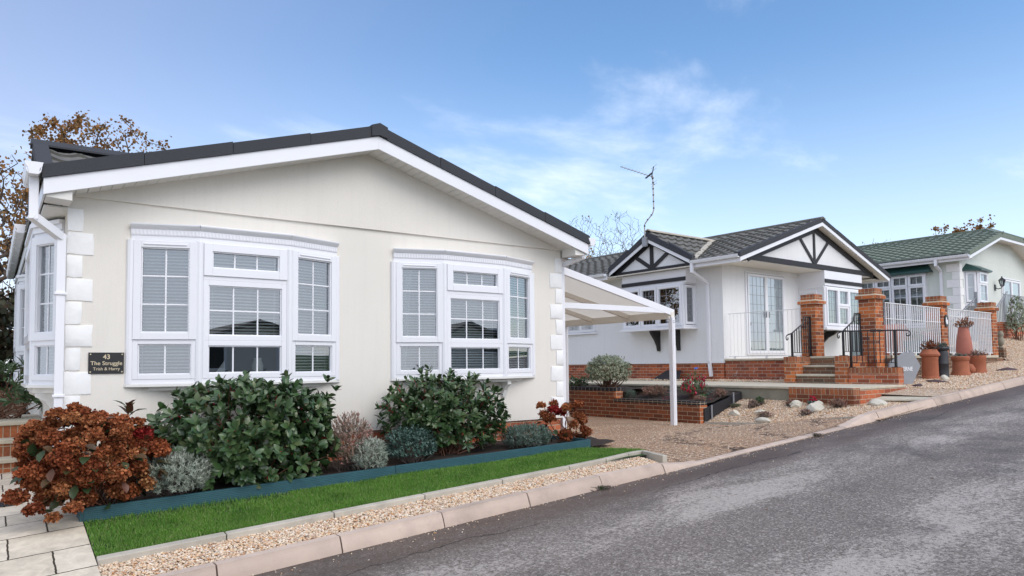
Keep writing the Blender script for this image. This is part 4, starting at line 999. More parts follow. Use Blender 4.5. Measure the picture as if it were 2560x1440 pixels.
# garden steps with flank walls
sp = thing('garden_steps', 'brick steps with pale treads between the two nearest brick pillars', 'steps', (-.6, -2.9, 1.17), H2)
zs = [1.18, 1.36, 1.54]
for k in range(3):
    m = MB(); m.box(-1.03+.29*k, .22, -3.28, -2.45, zs[k]-.03, zs[k]+.135); t2('riser', m, K('brick_old'), sp)
    m = MB(); m.box(-1.06+.29*k, .22, -3.28, -2.45, zs[k]+.1355, zs[k]+.18); t2('tread', m, K('cop'), sp, bevel=.008)
for y0, y1 in ((-2.45, -2.21), (-3.53, -3.29)):
    m = MB(); m.box(-1.08, -.20, y0, y1, 1.0, 1.60); t2('flank_wall', m, K('brick_orange'), sp)
    m = MB(); m.box(-1.082, -.20, y0-.002, y1+.002, 1.6005, 1.715); t2('flank_coping', m, K('brick_soldier'), sp)
lw = thing('low_brick_wall', 'low brick wall with soldier coping carrying the longer black railing', 'wall', (-.95, -4.0, 1.17), H2)
m = MB(); m.box(-1.05, -.83, -4.46, -3.535, .95, 1.375); t2('wall', m, K('brick_red'), lw)
m = MB(); m.box(-1.052, -.828, -4.462, -3.535, 1.3755, 1.485); t2('coping', m, K('brick_soldier'), lw)
# path in front of the steps
pa = MB(); pa.ext([(-3.0, -4.58, 1.13), (-1.03, -4.58, 1.13), (-1.03, -2.2, 1.13), (-.45, -2.1, 1.13), (-.45, 9, 1.13), (-3.0, 9, 1.13)], (0, 0, .045))
struct(part('garden_path', pa, K('cop'), frame=H2, loc=(0,0,0), bevel=.01))
V, F = grid(lin(-.47, .05, 4), lin(-2.1, 9, 12), lambda x, y: 1.165+.02*math.sin(y*7)+.03*(x+.45)); struct(mesh_obj('gravel_margin', V, F, K('gravel_bed'), frame=H2, loc=(0,0,0)))
n = 3000; lx = RNG.uniform(-.47, .0, n); ly = RNG.uniform(-2.1, 4, n)
P = np.array([tuple(H2 @ Vector((a, b, 1.175+.03*(a+.45)+random.uniform(0, .025)))) for a, b in zip(lx, ly)]); pebbles('margin_gravel', P, .017, 'gravel margin along the plinth of the white bungalow')
rw = thing('path_retaining_wall', 'low retaining wall of brown brick and stained concrete under the path', 'wall', (-2.9, -4.0, .85), H2)
m = MB(); m.box(-2.97, -2.78, -3.45, 3, .6, 1.128); t2('concrete_face', m, K('concrete'), rw)
m = MB(); m.box(-3.01, -2.79, -4.60, -3.45, .6, 1.05); t2('brick_face', m, K('brick_brown_shade'), rw)  # side face in darker brick, its shade put into the colour
m = MB(); m.box(-3.012, -2.788, -4.602, -3.45, 1.0505, 1.165); t2('brick_coping', m, K('brick_soldier'), rw)
m = MB(); m.box(-2.785, -1.03, -4.595, -4.40, .6, 1.128); t2('end_face', m, K('brick_red'), rw)  # redder brick than the side face, its stronger light put into the colour
m = MB(); m.ext([(-2.45, -4.60, .93), (-1.15, -4.60, 1.06), (-1.0, -5.44, 1.06), (-2.35, -5.46, .955)], (0, 0, .03)); struct(part('ramp_slab', m, K('cop'), frame=H2, loc=(0,0,0), bevel=.006))
# raised planter wall
rb = thing('planter_wall', 'stepped brown brick planter wall with black brick coping beside the driveway', 'wall', (-4.2, -1, .5), H2)
m = MB(); m.box(-4.3, -4.085, -2.5, -.455, .3, .862); m.box(-4.3, -4.085, -.45, 3.2, .3, 1.068); t2('brickwork', m, K('brick_brown_shade'), rb)  # long face darker than the wall end, shade painted in by the brick tone
m = MB(); m.box(-4.303, -4.082, -2.503, -.452, .8625, .928); m.box(-4.303, -4.082, -.503, 3.2, 1.0685, 1.134); t2('coping', m, K('brick_engineer'), rb, bevel=.004)
m = MB(); m.box(-4.295, -4.09, -2.515, -2.5015, .3, .861); m.box(-4.295, -4.09, -.506, -.4555, .9285, 1.067); t2('sunlit_end_bricks', m, K('brick_orange'), rb)  # thin skin of brighter brick paints the sunlit ends of the wall
V, F = grid(lin(-4.1, -2.9, 10), lin(-2.46, -.45, 14), lambda x, y: .875+.2*(x+4.1)/1.2+.02*math.sin(x*9+y*7)); struct(mesh_obj('planter_soil', V, F, K('soil'), frame=H2, loc=(0,0,0), smooth=180))
V, F = grid(lin(-4.1, -2.9, 10), lin(-.46, 3.2, 14), lambda x, y: 1.06+.05*(x+4.1)/1.2+.02*math.sin(x*9+y*7)); struct(mesh_obj('upper_planter_soil', V, F, K('soil'), frame=H2, loc=(0,0,0), smooth=180))
m = MB(); m.ext([(-4.2, -2.54, .50), (-3.02, -2.50, .74), (-3.02, -2.50, 1.06), (-4.2, -2.54, .80)], (0, .03, 0)); tb = part('timber_edging', m, K('timber_black'), frame=H2, loc=(-3.6, -2.5, .5)); tag(tb, 'black stained timber board holding back the planter soil', 'garden edging')
for q, z in (((-4.02, -2.56), .55), ((-3.35, -2.55), .75)):
    m = MB(); m.tube([(*q, z-.1), (*q, z+.30)], .016, 8); m.tube([(*q, z+.30), (*q, z+.31)], .019, 8); tag(part('metal_stake', m, K('steel'), frame=H2), 'short metal stake nearest the planter wall corner' if z < .6 else 'short metal stake nearer the stained concrete wall', 'stake', 'stakes along the black timber board')
de = MB(); lys = lin(-2.55, -5.30, 12)
for a_, b_ in zip(lys[:-1], lys[1:]): de.beam((-4.21, a_, zrock(-4.21, a_)+.012), (-4.21, b_+.01, zrock(-4.21, b_)+.012), .03, .06)
tag(part('path_edging', de, K('edge'), frame=H2), 'thin grey edging strip between the driveway and the rock garden', 'garden edging')
# brick pillars
def pillar(lx, ly, zb, label, zt=3.05):
    s = .33; t = thing('brick_pillar', label, 'pillar', (lx+s/2, ly+s/2, zb), H2, 'orange brick pillars of the terrace')
    m = MB(); m.box(lx, lx+s, ly, ly+s, zb, zt-.21); part('shaft', m, K('brick_orange'), t)
    m = MB(); e = .045; m.box(lx-e, lx+s+e, ly-e, ly+s+e, zt-.2095, zt-.145); part('projecting_course', m, K('brick_orange'), t)
    m = MB(); m.add([(lx-e, ly-e, zt-.1445), (lx+s+e, ly-e, zt-.1445), (lx+s+e, ly+s+e, zt-.1445), (lx-e, ly+s+e, zt-.1445), (lx+.0, ly+.0, zt-.113), (lx+s, ly, zt-.113), (lx+s, ly+s, zt-.113), (lx, ly+s, zt-.113)], [[0,1,5,4],[1,2,6,5],[2,3,7,6],[3,0,4,7],[4,5,6,7]]); part('mortar_fillet', m, K('mortar'), t)
    m = MB(); m.box(lx+.005, lx+s-.005, ly+.005, ly+s-.005, zt-.1125, zt); part('top_course', m, K('brick_soldier'), t)
    return t
pillar(-.2, -2.44, 1.716, 'brick pillar left of the steps, next to the french doors', 3.05)
pillar(-.25, -3.72, 1.2, 'brick pillar right of the steps, tallest in view', 3.06)
pillar(2.82, -3.75, 1.2, 'brick pillar bearing the round black plaque', 3.06)
pillar(5.88, -3.75, 1.3, 'brick pillar at the far end beside the owl figure', 3.06)
# white railings
def rail_panel(a, b, z0, z1, label, name='white_railing', mat='white_paint', pitch=.112, r=.0125, mid=None, cat='railing'):
    a, b = Vector((*a, 0)), Vector((*b, 0)); L = (b-a).length; t = (b-a)/L
    o = thing(name, label, cat, tuple((a+b)/2+Vector((0,0,z0))), H2)
    m = MB(); m.beam(a+Vector((0,0,z1)), b+Vector((0,0,z1)), .034, .014); part('top_rail', m, K(mat), o)
    m = MB(); m.beam(a+Vector((0,0,z0)), b+Vector((0,0,z0)), .034, .014); part('bottom_rail', m, K(mat), o)
    if mid: m = MB(); m.beam(a+Vector((0,0,mid)), b+Vector((0,0,mid)), .024, .010); part('middle_rail', m, K(mat), o)
    n = int(L/pitch)
    for k in range(n+1):
        p = a+t*(L*(k+.5)/(n+1)); m = MB(); m.tube([p+Vector((0,0,z0+.007)), p+Vector((0,0,z1-.007))], r, 6); part('bar', m, K(mat), o, smooth=60)
    for s in (.08, .5, .92):
        p = a+t*(L*s); m = MB(); m.box(p.x-.02, p.x+.02, p.y-.02, p.y+.02, z0-.055, z0-.007); part('foot', m, K(mat), o)
    return o
rail_panel((.10, -3.74), (2.78, -3.74), 1.775, 2.78, 'white railing panel between the right step pillar and the plaque pillar', mid=2.46, pitch=.105)
rail_panel((3.2, -3.74), (5.84, -3.74), 1.775, 2.78, 'white railing panel behind the tall terracotta urn', mid=2.62, pitch=.105)
rail_panel((.10, -.07), (.10, -2.08), 1.755, 2.78, 'thin white railing in front of the french doors', pitch=.105, r=.0045)
# black railings
def black_rail(label, post, post2, top, bars, zbot, scroll):
    o = thing('black_railing', label, 'handrail', post, H2)
    m = MB(); m.tube(top, .014, 6); 
    c = Vector(scroll[0]); ax = Vector(scroll[1]); s = []
    for k in range(11):
        a = k*.55; rr = .065*(1-k/13); s.append(c+ax*(-math.sin(a)*rr*-1)+Vector((0,0,-.065+math.cos(a)*rr)))
    m.tube(s, .011, 6); part('handrail', m, K('black'), o, smooth=60)
    for p_, z1 in (post, None), (post2, None):
        pass
    for (x, y, z0, z1), wd in bars:
        m = MB()
        if wd > .02: m.box(x-wd/2, x+wd/2, y-wd/2, y+wd/2, z0, z1); m.box(x-.06, x+.06, y-.06, y+.06, z0, z0+.012)
        else: m.box(x-wd/2, x+wd/2, y-wd/2, y+wd/2, z0, z1)
        part('post' if wd > .02 else 'bar', m, K('black'), o)
    m = MB(); m.beam(zbot[0], zbot[1], .02, .012); part('bottom_rail', m, K('black'), o)
    return o
for yy, lab in ((-2.33, 'short black handrail with scroll end left of the brick steps'), (-3.41, 'short black handrail rising right of the brick steps')):
    top = [(-1.12, yy, 2.16), (-.95, yy, 2.20), (-.50, yy, 2.42), (-.47, yy, 2.56), (-.22, yy, 2.56)]
    zf = lambda x: 2.20+(x+.95)/.45*.22 if x < -.5 else 2.55
    bars = [((-.95, yy, 1.716, zf(-.95)), .036), ((-.235, yy, 1.716, 2.56), .036)]+[((x, yy, 1.80, zf(x)), .013) for x in (-.85, -.76, -.67, -.58, -.48, -.40, -.32)]
    black_rail(lab, (-.6, yy, 1.716), None, top, bars, [(-.95, yy, 1.80), (-.235, yy, 1.80)], [(-1.12, yy, 2.16), (-1, 0, 0)])
xx = -.94
top = [(xx, -3.30, 2.20), (xx, -4.45, 2.17), (xx, -4.60, 2.16)]
bars = [((xx, -3.55, 1.486, 2.20), .036), ((xx, -4.38, 1.486, 2.17), .040)]+[((xx, y, 1.575, 2.17), .013) for y in (-3.66, -3.77, -3.88, -3.99, -4.10, -4.21, -4.30)]
black_rail('longer black railing with twisted bars along the low brick wall', (xx, -4.0, 1.486), None, top, bars, [(xx, -3.55, 1.575), (xx, -4.38, 1.575)], [(xx, -4.60, 2.16), (0, -1, 0)])
# slate sign, plaque
sgn = thing('slate_sign', 'grey pointed slate sign standing behind the low brick wall', 'sign', (-.45, -4.25, 1.17), H2)
Ms = Matrix.Translation((-.50, -4.36, 1.15)) @ Matrix.Rotation(R_(-16), 4, 'Z')
m = MB(Ms); m.ext([(-.42, 0, .05), (.16, 0, .0), (.40, 0, .36), (.17, 0, .66), (.10, 0, .60), (.03, 0, .63), (-.1, 0, .58), (-.42, 0, .42)], (0, .03, 0)); part('slab', m, K('sign_grey'), sgn, bevel=.004)
text_part('lettering', 'VERNE', .105, tuple(Ms @ Vector((.02, -.003, .30))), (Ms.to_3x3() @ Matrix.Rotation(R_(90), 3, 'X')).to_4x4(), K('upvc'), sgn, bold=.002)
pq = thing('wall_plaque', 'oval black plaque with a white emblem on the middle brick pillar', 'plaque', (3.06, -3.76, 2.5), H2)
m = MB(); m.add([(3.05+.095*math.cos(a*.2618), y, 2.50+.14*math.sin(a*.2618)) for y in (-3.752, -3.772) for a in range(24)], [[i, (i+1) % 24, 24+(i+1) % 24, 24+i] for i in range(24)]+[list(range(47, 23, -1))]); part('disc', m, K('black'), pq)
m = MB(); m.ext([(3.05+x*.95, -3.7725, 2.50+z*.95) for x, z in ((-.055,.02),(-.04,.075),(-.005,.085),(.0,.05),(-.02,.02),(.02,.035),(.055,.0),(.06,-.05),(.02,-.085),(-.03,-.075),(-.05,-.04))], (0, -.004, 0)); part('emblem', m, K('upvc'), pq)
# chimney pots and urn
def pot(name, label, prof, x, y, z, mat, fill=True):
    t = thing(name, label, 'plant pot', (x, y, z)); m = MB(); m.lathe(prof, (x, y, z), 28); part('body', m, K(mat), t, smooth=35); return t
zr = lambda x, y: zright(x, y)-.01
pot('chimney_pot', 'tall orange terracotta chimney pot with dry red stems', [(.165,0),(.165,.04),(.15,.055),(.145,.40),(.15,.41),(.15,.425),(.145,.44),(.18,.47),(.185,.50),(.12,.60),(.10,.60),(.10,.5)], 15.2, 6.66, zr(15.2, 6.66), 'terracotta')
pot('chimney_pot', 'tall black chimney pot beside the plaque pillar', [(.13,0),(.135,.02),(.125,.04),(.125,.27),(.132,.28),(.132,.295),(.125,.31),(.125,.50),(.118,.53),(.11,.55),(.145,.57),(.15,.60),(.13,.63),(.10,.63),(.10,.5)], 15.52, 6.58, zr(15.5, 6.56), 'pot_black')
pot('chimney_pot', 'short weathered terracotta pot, left of the shorter pair', [(.19,0),(.185,.04),(.155,.09),(.145,.30),(.165,.33),(.17,.385),(.15,.40),(.12,.40),(.12,.3)], 16.02, 6.43, zr(16.02, 6.43), 'terracotta')
pot('chimney_pot', 'short red terracotta pot with dry stems, rightmost of the pots', [(.165,0),(.165,.03),(.15,.07),(.145,.27),(.155,.285),(.155,.36),(.14,.375),(.11,.375),(.11,.3)], 16.66, 6.36, zr(16.65, 6.34), 'terracotta')
pot('terracotta_urn', 'very tall tapering terracotta urn standing behind the short pots', [(.10,0),(.105,.05),(.12,.13),(.10,.20),(.125,.32),(.15,.46),(.158,.56),(.15,.70),(.12,.90),(.09,1.06),(.075,1.06),(.08,.9)], 16.9, 6.70, zr(16.9, 6.64)-.09, 'terracotta_pale')
m = MB(); m.lathe([(.05,0),(.10,.05),(.105,.12),(.06,.20),(.02,.22)], (16.42, 6.42, zr(16.4, 6.42)), 18); tag(part('clay_jar', m, K('terracotta'), smooth=50), 'small round clay jar between the two short pots', 'jar')
# rocks
def rock(name, label, x, y, z, sx, sy, sz, rot, mat, seed, group=None):
    r = random.Random(seed); m = MB(); import bmesh
    bm = bmesh.new(); bmesh.ops.create_icosphere(bm, subdivisions=3, radius=1)
    pl_ = [(Vector((r.uniform(-1,1), r.uniform(-1,1), r.uniform(-.4,1))).normalized(), r.uniform(.55,.85)) for _ in range(11)]
    for v in bm.verts:
        c = v.co.copy()
        for n_, d_ in pl_:
            k = c.dot(n_)
            if k > d_: c -= n_*(k-d_)
        c *= 1+.03*math.sin(c.x*13+seed)*math.cos(c.y*11)
        v.co = c
    M = Matrix.Translation((x, y, z)) @ Matrix.Rotation(rot, 4, 'Z')
    V = [tuple(M @ Vector((v.co.x*sx, v.co.y*sy, v.co.z*sz))) for v in bm.verts]; F = [[q.index for q in f.verts] for f in bm.faces]; bm.free()
    return tag(mesh_obj(name, V, F, K(mat), loc=(x, y, z-sz*.5), smooth=28, uv=False), label, 'rock', group)
def rk(lx, ly, *a, **k):
    p = H2 @ Vector((lx, ly, 0)); return p.x, p.y, zrock(lx, ly)
PR = [(-3.30, -4.12, .20,.13,.10, 'broad flat pale rock, largest in the rock garden'), (-4.0, -3.55, .17,.10,.065, 'low pale rock nearest the driveway edge'), (-3.62, -3.25, .11,.08,.045, 'small flat pale rock between heathers and concrete wall'), (-2.70, -4.85, .22,.14,.09, 'long pale rock beside the ramp slab'), (-3.25, -3.70, .11,.09,.10, 'upright pale rock against the stained concrete'), (-3.15, -4.05, .10,.08,.10, 'rounded pale rock touching the brown brick end'), (-3.75, -2.85, .10,.07,.08, 'small pale rock near the timber board')]
for i, (lx, ly, a, b_, c_, lab) in enumerate(PR):
    x, y, z = rk(lx, ly); rock('pale_rock', lab, x, y, z+c_*.25, a*1.2, b_*1.2, c_*1.0, i*1.3, 'rock_pale', i+3, 'pale rocks in the rock garden')
for i, (x, y, a, b_, c_, lab) in enumerate([(13.75, 6.25, .17,.09,.05, 'plum slate lump nearest the slate sign'), (14.55, 6.27, .26,.10,.045, 'long plum slate slab before the tall terracotta pot'), (17.3, 6.05, .24,.12,.07, 'plum slate block right of the short pots'), (18.4, 5.95, .22,.12,.07, 'plum slate block at the right edge of the gravel bank')]):
    rock('plum_rock', lab, x, y, zright(x, y)+.01, a, b_, c_, .3+i, 'rock_plum', 20+i, 'plum slate rocks on the gravel bank')
x, y = 14.95, 6.30; rock('pale_rock', 'rounded pale stone leaning by the black chimney pot', x, y, zright(x, y)+.03, .10, .08, .08, .4, 'rock_pale', 40)
# owl figure on a brick stub by the last pillar
o = thing('owl_statue', 'small grey stone owl on a stub post beside the last pillar', 'statue', (20.95, 7.45, 1.5))
m = MB(); m.box(20.86, 21.04, 7.36, 7.54, 1.42, 1.90); part('stub_post', m, K('brick_old'), o)
m = MB(); m.lathe([(.05,0),(.06,.03),(.035,.06),(.07,.10),(.085,.18),(.075,.25),(.055,.29),(.07,.33),(.075,.37),(.06,.42),(.03,.44)], (20.95, 7.45, 1.90), 16); m.ext([(20.89, 7.43, 2.30), (20.92, 7.43, 2.30), (20.895, 7.43, 2.36)], (0, .03, 0)); m.ext([(20.98, 7.43, 2.30), (21.01, 7.43, 2.30), (21.0, 7.43, 2.36)], (0, .03, 0)); part('owl', m, K('concrete'), o, smooth=50)
# things on the terrace seen through the railing
ar = MB(); A = [(2.6+.55*math.cos(a), -3.0, 1.66+.80*math.sin(a)**.8 if 0 < a < math.pi else 1.66) for a in [math.pi*k/16 for k in range(17)]]
ar.ext(A, (0, .5, 0)); tag(part('garden_store', ar, K('terracotta_pale'), frame=H2, smooth=40), 'pinkish arched garden store behind the white railing', 'garden store')
tp = thing('planter', 'turquoise flower planter behind the white railing', 'planter', (2.3, -3.4, 1.66), H2)
m = MB(); m.add([(2.05,-3.58,1.66),(2.7,-3.58,1.66),(2.7,-3.3,1.66),(2.05,-3.3,1.66),(2.0,-3.61,2.05),(2.76,-3.61,2.05),(2.76,-3.26,2.05),(2.0,-3.26,2.05)], [[0,3,2,1],[0,1,5,4],[1,2,6,5],[2,3,7,6],[3,0,4,7],[4,5,6,7]]); part('box', m, K('teal'), tp)
# black board leaning on the plinth, blue bird
m = MB(); m.ext([(-.42, 1.05, 1.17), (-.42, 1.95, 1.17), (-.08, 1.72, 1.42), (-.08, 1.25, 1.42)], (.02, 0, .01)); tag(part('sloped_hatch', m, K('timber_black'), frame=H2), 'dark sloped hatch leaning against the red brick plinth', 'hatch')

# ================================================================== HOUSE 3 (pale green bungalow)
H3 = H2 @ Matrix.Translation((9.95, -1.60, 0))
h3 = thing('bungalow', 'pale green bungalow with green tiled half-hipped roof and dark green canopies', 'bungalow', (0, 0, 1.7), H3)
m = MB(); m.box(0, 6.9, 0, 12, 1.6, 4.86); gz3 = lambda x: 4.80+.315*(min(x, 6.9-x)+.25)
xc = 2.35; m.ext([(0, 0, 4.861), (6.9, 0, 4.861), (6.9, 0, gz3(6.9)), (6.9-xc, 0, gz3(xc)), (xc, 0, gz3(xc)), (0, 0, gz3(0))], (0, .2, 0)); part('wall', m, K('render_green'), h3)
rf = MB(); s3 = .315; c3 = 1/math.hypot(1, s3); YV3 = -.42
lw3 = 3.80/c3
def rng3(v):
    x = v*c3; return (0 if x < xc+.3 else (x-xc-.3)*.62, 12.5)
tiles(rf, (-.35, YV3, 4.88), (0,1,0), (c3, 0, s3*c3), rng3, lw3, amp=.034, lip=.05); tiles(rf, (7.25, YV3, 4.88), (0,1,0), (-c3, 0, s3*c3), rng3, lw3, amp=.03, lip=.045)
zc = 4.88+s3*(xc+.35); zr3 = 4.88+s3*3.8
rf.poly([(xc, YV3, zc), (6.9-xc, YV3, zc), (3.45, YV3+.70, zr3)])
for a, c in (((xc, YV3, zc+.03), (3.45, YV3+.70, zr3+.03)), ((6.9-xc, YV3, zc+.03), (3.45, YV3+.70, zr3+.03)), ((3.45, YV3+.7, zr3+.03), (3.45, 12, zr3+.03))): rf.beam(a, c, .2, .05)
for sgn in (0, 1):
    f = (lambda x: x) if sgn == 0 else (lambda x: 6.9-x)
    rf.ext([(f(-.37), YV3-.03, 4.78), (f(xc), YV3-.03, zc-.10), (f(xc), YV3-.03, zc+.03), (f(-.37), YV3-.03, 4.92)], (0, .15, 0))
rf.ext([(xc, YV3-.03, zc-.10), (6.9-xc, YV3-.03, zc-.10), (6.9-xc, YV3-.03, zc+.03), (xc, YV3-.03, zc+.03)], (0, .1, 0))
part('roof', rf, K('tile_green'), h3, smooth=30)
m = MB()
for sgn in (0, 1):
    f = (lambda x: x) if sgn == 0 else (lambda x: 6.9-x)
    m.ext([(f(-.36), YV3-.01, 4.68), (f(xc), YV3-.01, zc-.19), (f(xc), YV3-.01, zc-.10), (f(-.36), YV3-.01, 4.78)], (0, .02, 0))
m.ext([(xc, YV3-.01, zc-.19), (6.9-xc, YV3-.01, zc-.19), (6.9-xc, YV3-.01, zc-.10), (xc, YV3-.01, zc-.10)], (0, .02, 0)); m.box(-.36, -.34, YV3+.01, 12, 4.66, 4.80); part('bargeboard', m, K('upvc'), h3)
m = MB(); m.box(-.34, -.0, YV3+.02, 12, 4.72, 4.735); m.ext([(-.3, YV3+.02, 4.74), (xc, YV3+.02, zc-.12), (6.9-xc, YV3+.02, zc-.12), (7.2, YV3+.02, 4.74), (7.2, YV3+.02, 4.75), (6.9-xc, YV3+.02, zc-.105), (xc, YV3+.02, zc-.105), (-.3, YV3+.02, 4.75)], (0, .4, 0)); part('soffit', m, K('soffit'), h3)
m = MB(); gutter(m, (-.42, YV3-.02, 4.74), (-.42, 12, 4.74), .12, .085); part('gutter', m, K('upvc'), h3, smooth=30)
m = MB(); pipe_sq(m, [(-.42, .50, 4.74), (-.42, .50, 4.58), (-.05, .50, 4.42), (-.05, .50, 1.7)], .075); part('downpipe', m, K('upvc'), h3)
i = 0; z = 4.62
while z > 1.8:
    l1, l2 = (.28, .20) if i % 2 else (.17, .36)
    m = MB(); m.box(-.025, l1, -.025, 0, z-.245, z); m.box(-.025, 0, 0, l2, z-.245, z); part('quoin', m, K('quoin'), h3, bevel=.008); z -= .25; i += 1
# left face bay: four lights with dark green canopy
lg3 = []
for k in range(4):
    lg3 += [(.03+k*.52, .53+k*.52, 4.02, 4.38, 2, 1, True), (.03+k*.52, .53+k*.52, 2.75, 4.02, 2, 4, False)]
b3 = proud_window(h3, (-.12, 3.05), (-.12, .95), lg3, 2.7, 4.42, 'bay_window', 'unlit_room', False, True, depth=.13, roomd=.12)
m = MB()
for k in range(4):
    a = -.02
    pts = [(-.125+.0, 3.05-.06-k*.52, 4.02)]
M3, W3 = facet((-.12, 3.05), (-.12, .95)); m = MB(M3)
for k in range(4):
    x0, x1 = .09+k*.52, .47+k*.52; V = [(x0, .10, 4.35)]+[(x0+(x1-x0)*j/8, .10, 3.62-.05*abs(math.sin(j*math.pi/4))) for j in range(9)]+[(x1, .10, 4.35)]
    m.poly(V)
part('valance', m, K('curtain'), b3)
m = MB(); m.ext([(-.02, 3.20, 4.62), (-.02, .80, 4.62), (-.30, .72, 4.44), (-.30, 3.28, 4.44)], (0, 0, -.03)) if False else m.add([(-.005, 3.15, 4.70), (-.005, .88, 4.70), (-.30, .74, 4.49), (-.30, 3.28, 4.49), (-.30, .74, 4.41), (-.30, 3.28, 4.41), (-.005, .74, 4.42), (-.005, 3.28, 4.42)], [[0,1,2,3],[3,2,4,5],[1,6,4,2],[0,3,5,7],[5,4,6,7]]); part('canopy', m, K('green_dark'), b3)
# front bay: two splayed lights
f3 = proud_window(h3, (.62, -.30), (1.35, -.30), [(.03, .70, 4.02, 4.36, 2, 1, True), (.03, .70, 3.42, 4.02, 2, 2, False)], 3.36, 4.40, 'bay_window', 'curtain', False, True, depth=.2, roomd=.11)
proud_window(f3, (1.35, -.30), (1.85, -.0), [(.04, .54, 4.02, 4.36, 1, 1, True), (.04, .54, 3.42, 4.02, 1, 1, False)], 3.36, 4.40, 'bay_side_light', 'curtain', roomd=.11)
proud_window(f3, (.35, -.0), (.62, -.30), [(.04, .34, 3.42, 4.36, 1, 2, False)], 3.36, 4.40, 'bay_side_light', 'curtain', roomd=.11)
m = MB(); m.add([(.55, -.005, 4.66), (1.7, -.005, 4.66), (1.45, -.44, 4.44), (.52, -.44, 4.44), (2.05, -.005, 4.44), (.2, -.005, 4.44), (1.45, -.44, 4.40), (.52, -.44, 4.40), (2.05, -.005, 4.40), (.2, -.005, 4.40)], [[0,3,2,1],[1,2,4],[0,5,3],[3,7,6,2],[2,6,8,4],[5,9,7,3],[9,8,6,7]]); part('canopy', m, K('green_dark'), f3)
m = MB(); m.ext([(.33, 0, 3.30), (.60, -.36, 3.30), (1.37, -.36, 3.30), (1.9, 0, 3.30)], (0, 0, .055)); part('sill', m, K('upvc'), f3)
proud_window(h3, (3.55, -.02), (5.35, -.02), [(.07, .9, 2.2, 4.36, 1, 1, False), (.9, 1.73, 2.2, 4.36, 1, 1, False)], 2.15, 4.42, 'french_door', 'curtain')
# wall lantern
ln = thing('wall_lantern', 'black carriage lantern on the pale green wall beside the doors', 'lantern', (2.95, -.02, 4.0), H3)
m = MB(); m.box(2.90, 3.0, -.03, -.001, 3.93, 4.13); m.tube([(2.95, -.03, 4.02), (2.95, -.10, 3.98), (2.95, -.19, 4.0), (2.95, -.22, 4.05)], .014, 8); part('bracket', m, K('black'), ln)
m = MB(); m.lathe([(.03,0),(.06,.02),(.045,.03)], (2.95, -.22, 4.05), 6); m.lathe([(.115,.20),(.09,.235),(.05,.275),(.02,.30),(.02,.33),(.003,.35)], (2.95, -.22, 4.05), 6)
for k in range(6): a = k*math.pi/3; m.tube([(2.95+.052*math.cos(a), -.22+.052*math.sin(a), 4.07), (2.95+.095*math.cos(a), -.22+.095*math.sin(a), 4.26)], .008, 5)
part('lamp_frame', m, K('black'), ln)
m = MB(); m.lathe([(.045,0),(.085,.17)], (2.95, -.22, 4.08), 6); part('lamp_glass', m, K('glass'), ln)
# steps, brick wall and grey rails at house 3
bw3 = tag(part('low_brick_wall', MB().box(10.05, 16, -2.65, -2.43, 1.5, 2.74), K('brick_red'), frame=H2), 'red brick wall below the grey stair rail at the right edge', 'wall')
rail_panel((10.6, -2.54), (14.6, -2.54), 2.82, 3.62, 'grey balustrade on the red brick wall at the right edge', 'grey_railing', 'steel', .11, .010)
o = thing('grey_railing', 'sloping grey stair rail climbing to the doors of the pale green bungalow', 'railing', (10.5, -2.3, 2.7), H2)
A, B = Vector((9.75, -2.35, 2.72)), Vector((11.6, -2.35, 3.75)); m = MB(); m.tube([A+Vector((-.05,0,-.12)), A, B], .03, 8); part('handrail', m, K('steel'), o, smooth=60)
for k in range(14):
    p = A.lerp(B, (k+.5)/14.5); m = MB(); m.box(p.x-.009, p.x+.009, p.y-.009, p.y+.009, 2.0, p.z); part('bar', m, K('steel'), o)
o = thing('grey_railing', 'sloping grey stair rail in front of the white quoins', 'railing', (8.9, -2.4, 1.9), H2)
A, B = Vector((7.0, -2.3, 2.55)), Vector((9.15, -2.3, 3.45))
m = MB(); m.beam(A, B, .035, .03); part('handrail', m, K('steel'), o); m = MB(); m.box(9.12, 9.2, -2.34, -2.26, 1.7, 3.62); part('newel_post', m, K('steel'), o)
for k in range(18):
    p = A.lerp(B, (k+.5)/18.5); m = MB(); m.box(p.x-.009, p.x+.009, p.y-.009, p.y+.009, 1.7, p.z); part('bar', m, K('steel'), o)
V, F = grid(lin(6.4, 24, 25), lin(-5.2, -1.0, 12), lambda x, y: 1.40+.075*(x-6.4)+.30*max(0, min(1.9, y+4.6))); struct(mesh_obj('upper_gravel', V, F, K('gravel_bed'), frame=H2, loc=(0,0,0), smooth=180))

n = 9000; lx = RNG.uniform(6.3, 14, n); ly = RNG.uniform(-5.0, -2.7, n)
P = np.array([tuple(H2 @ Vector((a, b, 1.40+.075*(a-6.4)+.30*max(0, min(1.9, b+4.6))+random.uniform(0, .015)))) for a, b in zip(lx, ly)]); pebbles('bank_gravel', P, .016, 'sloping gravel bank below the far red brick wall')

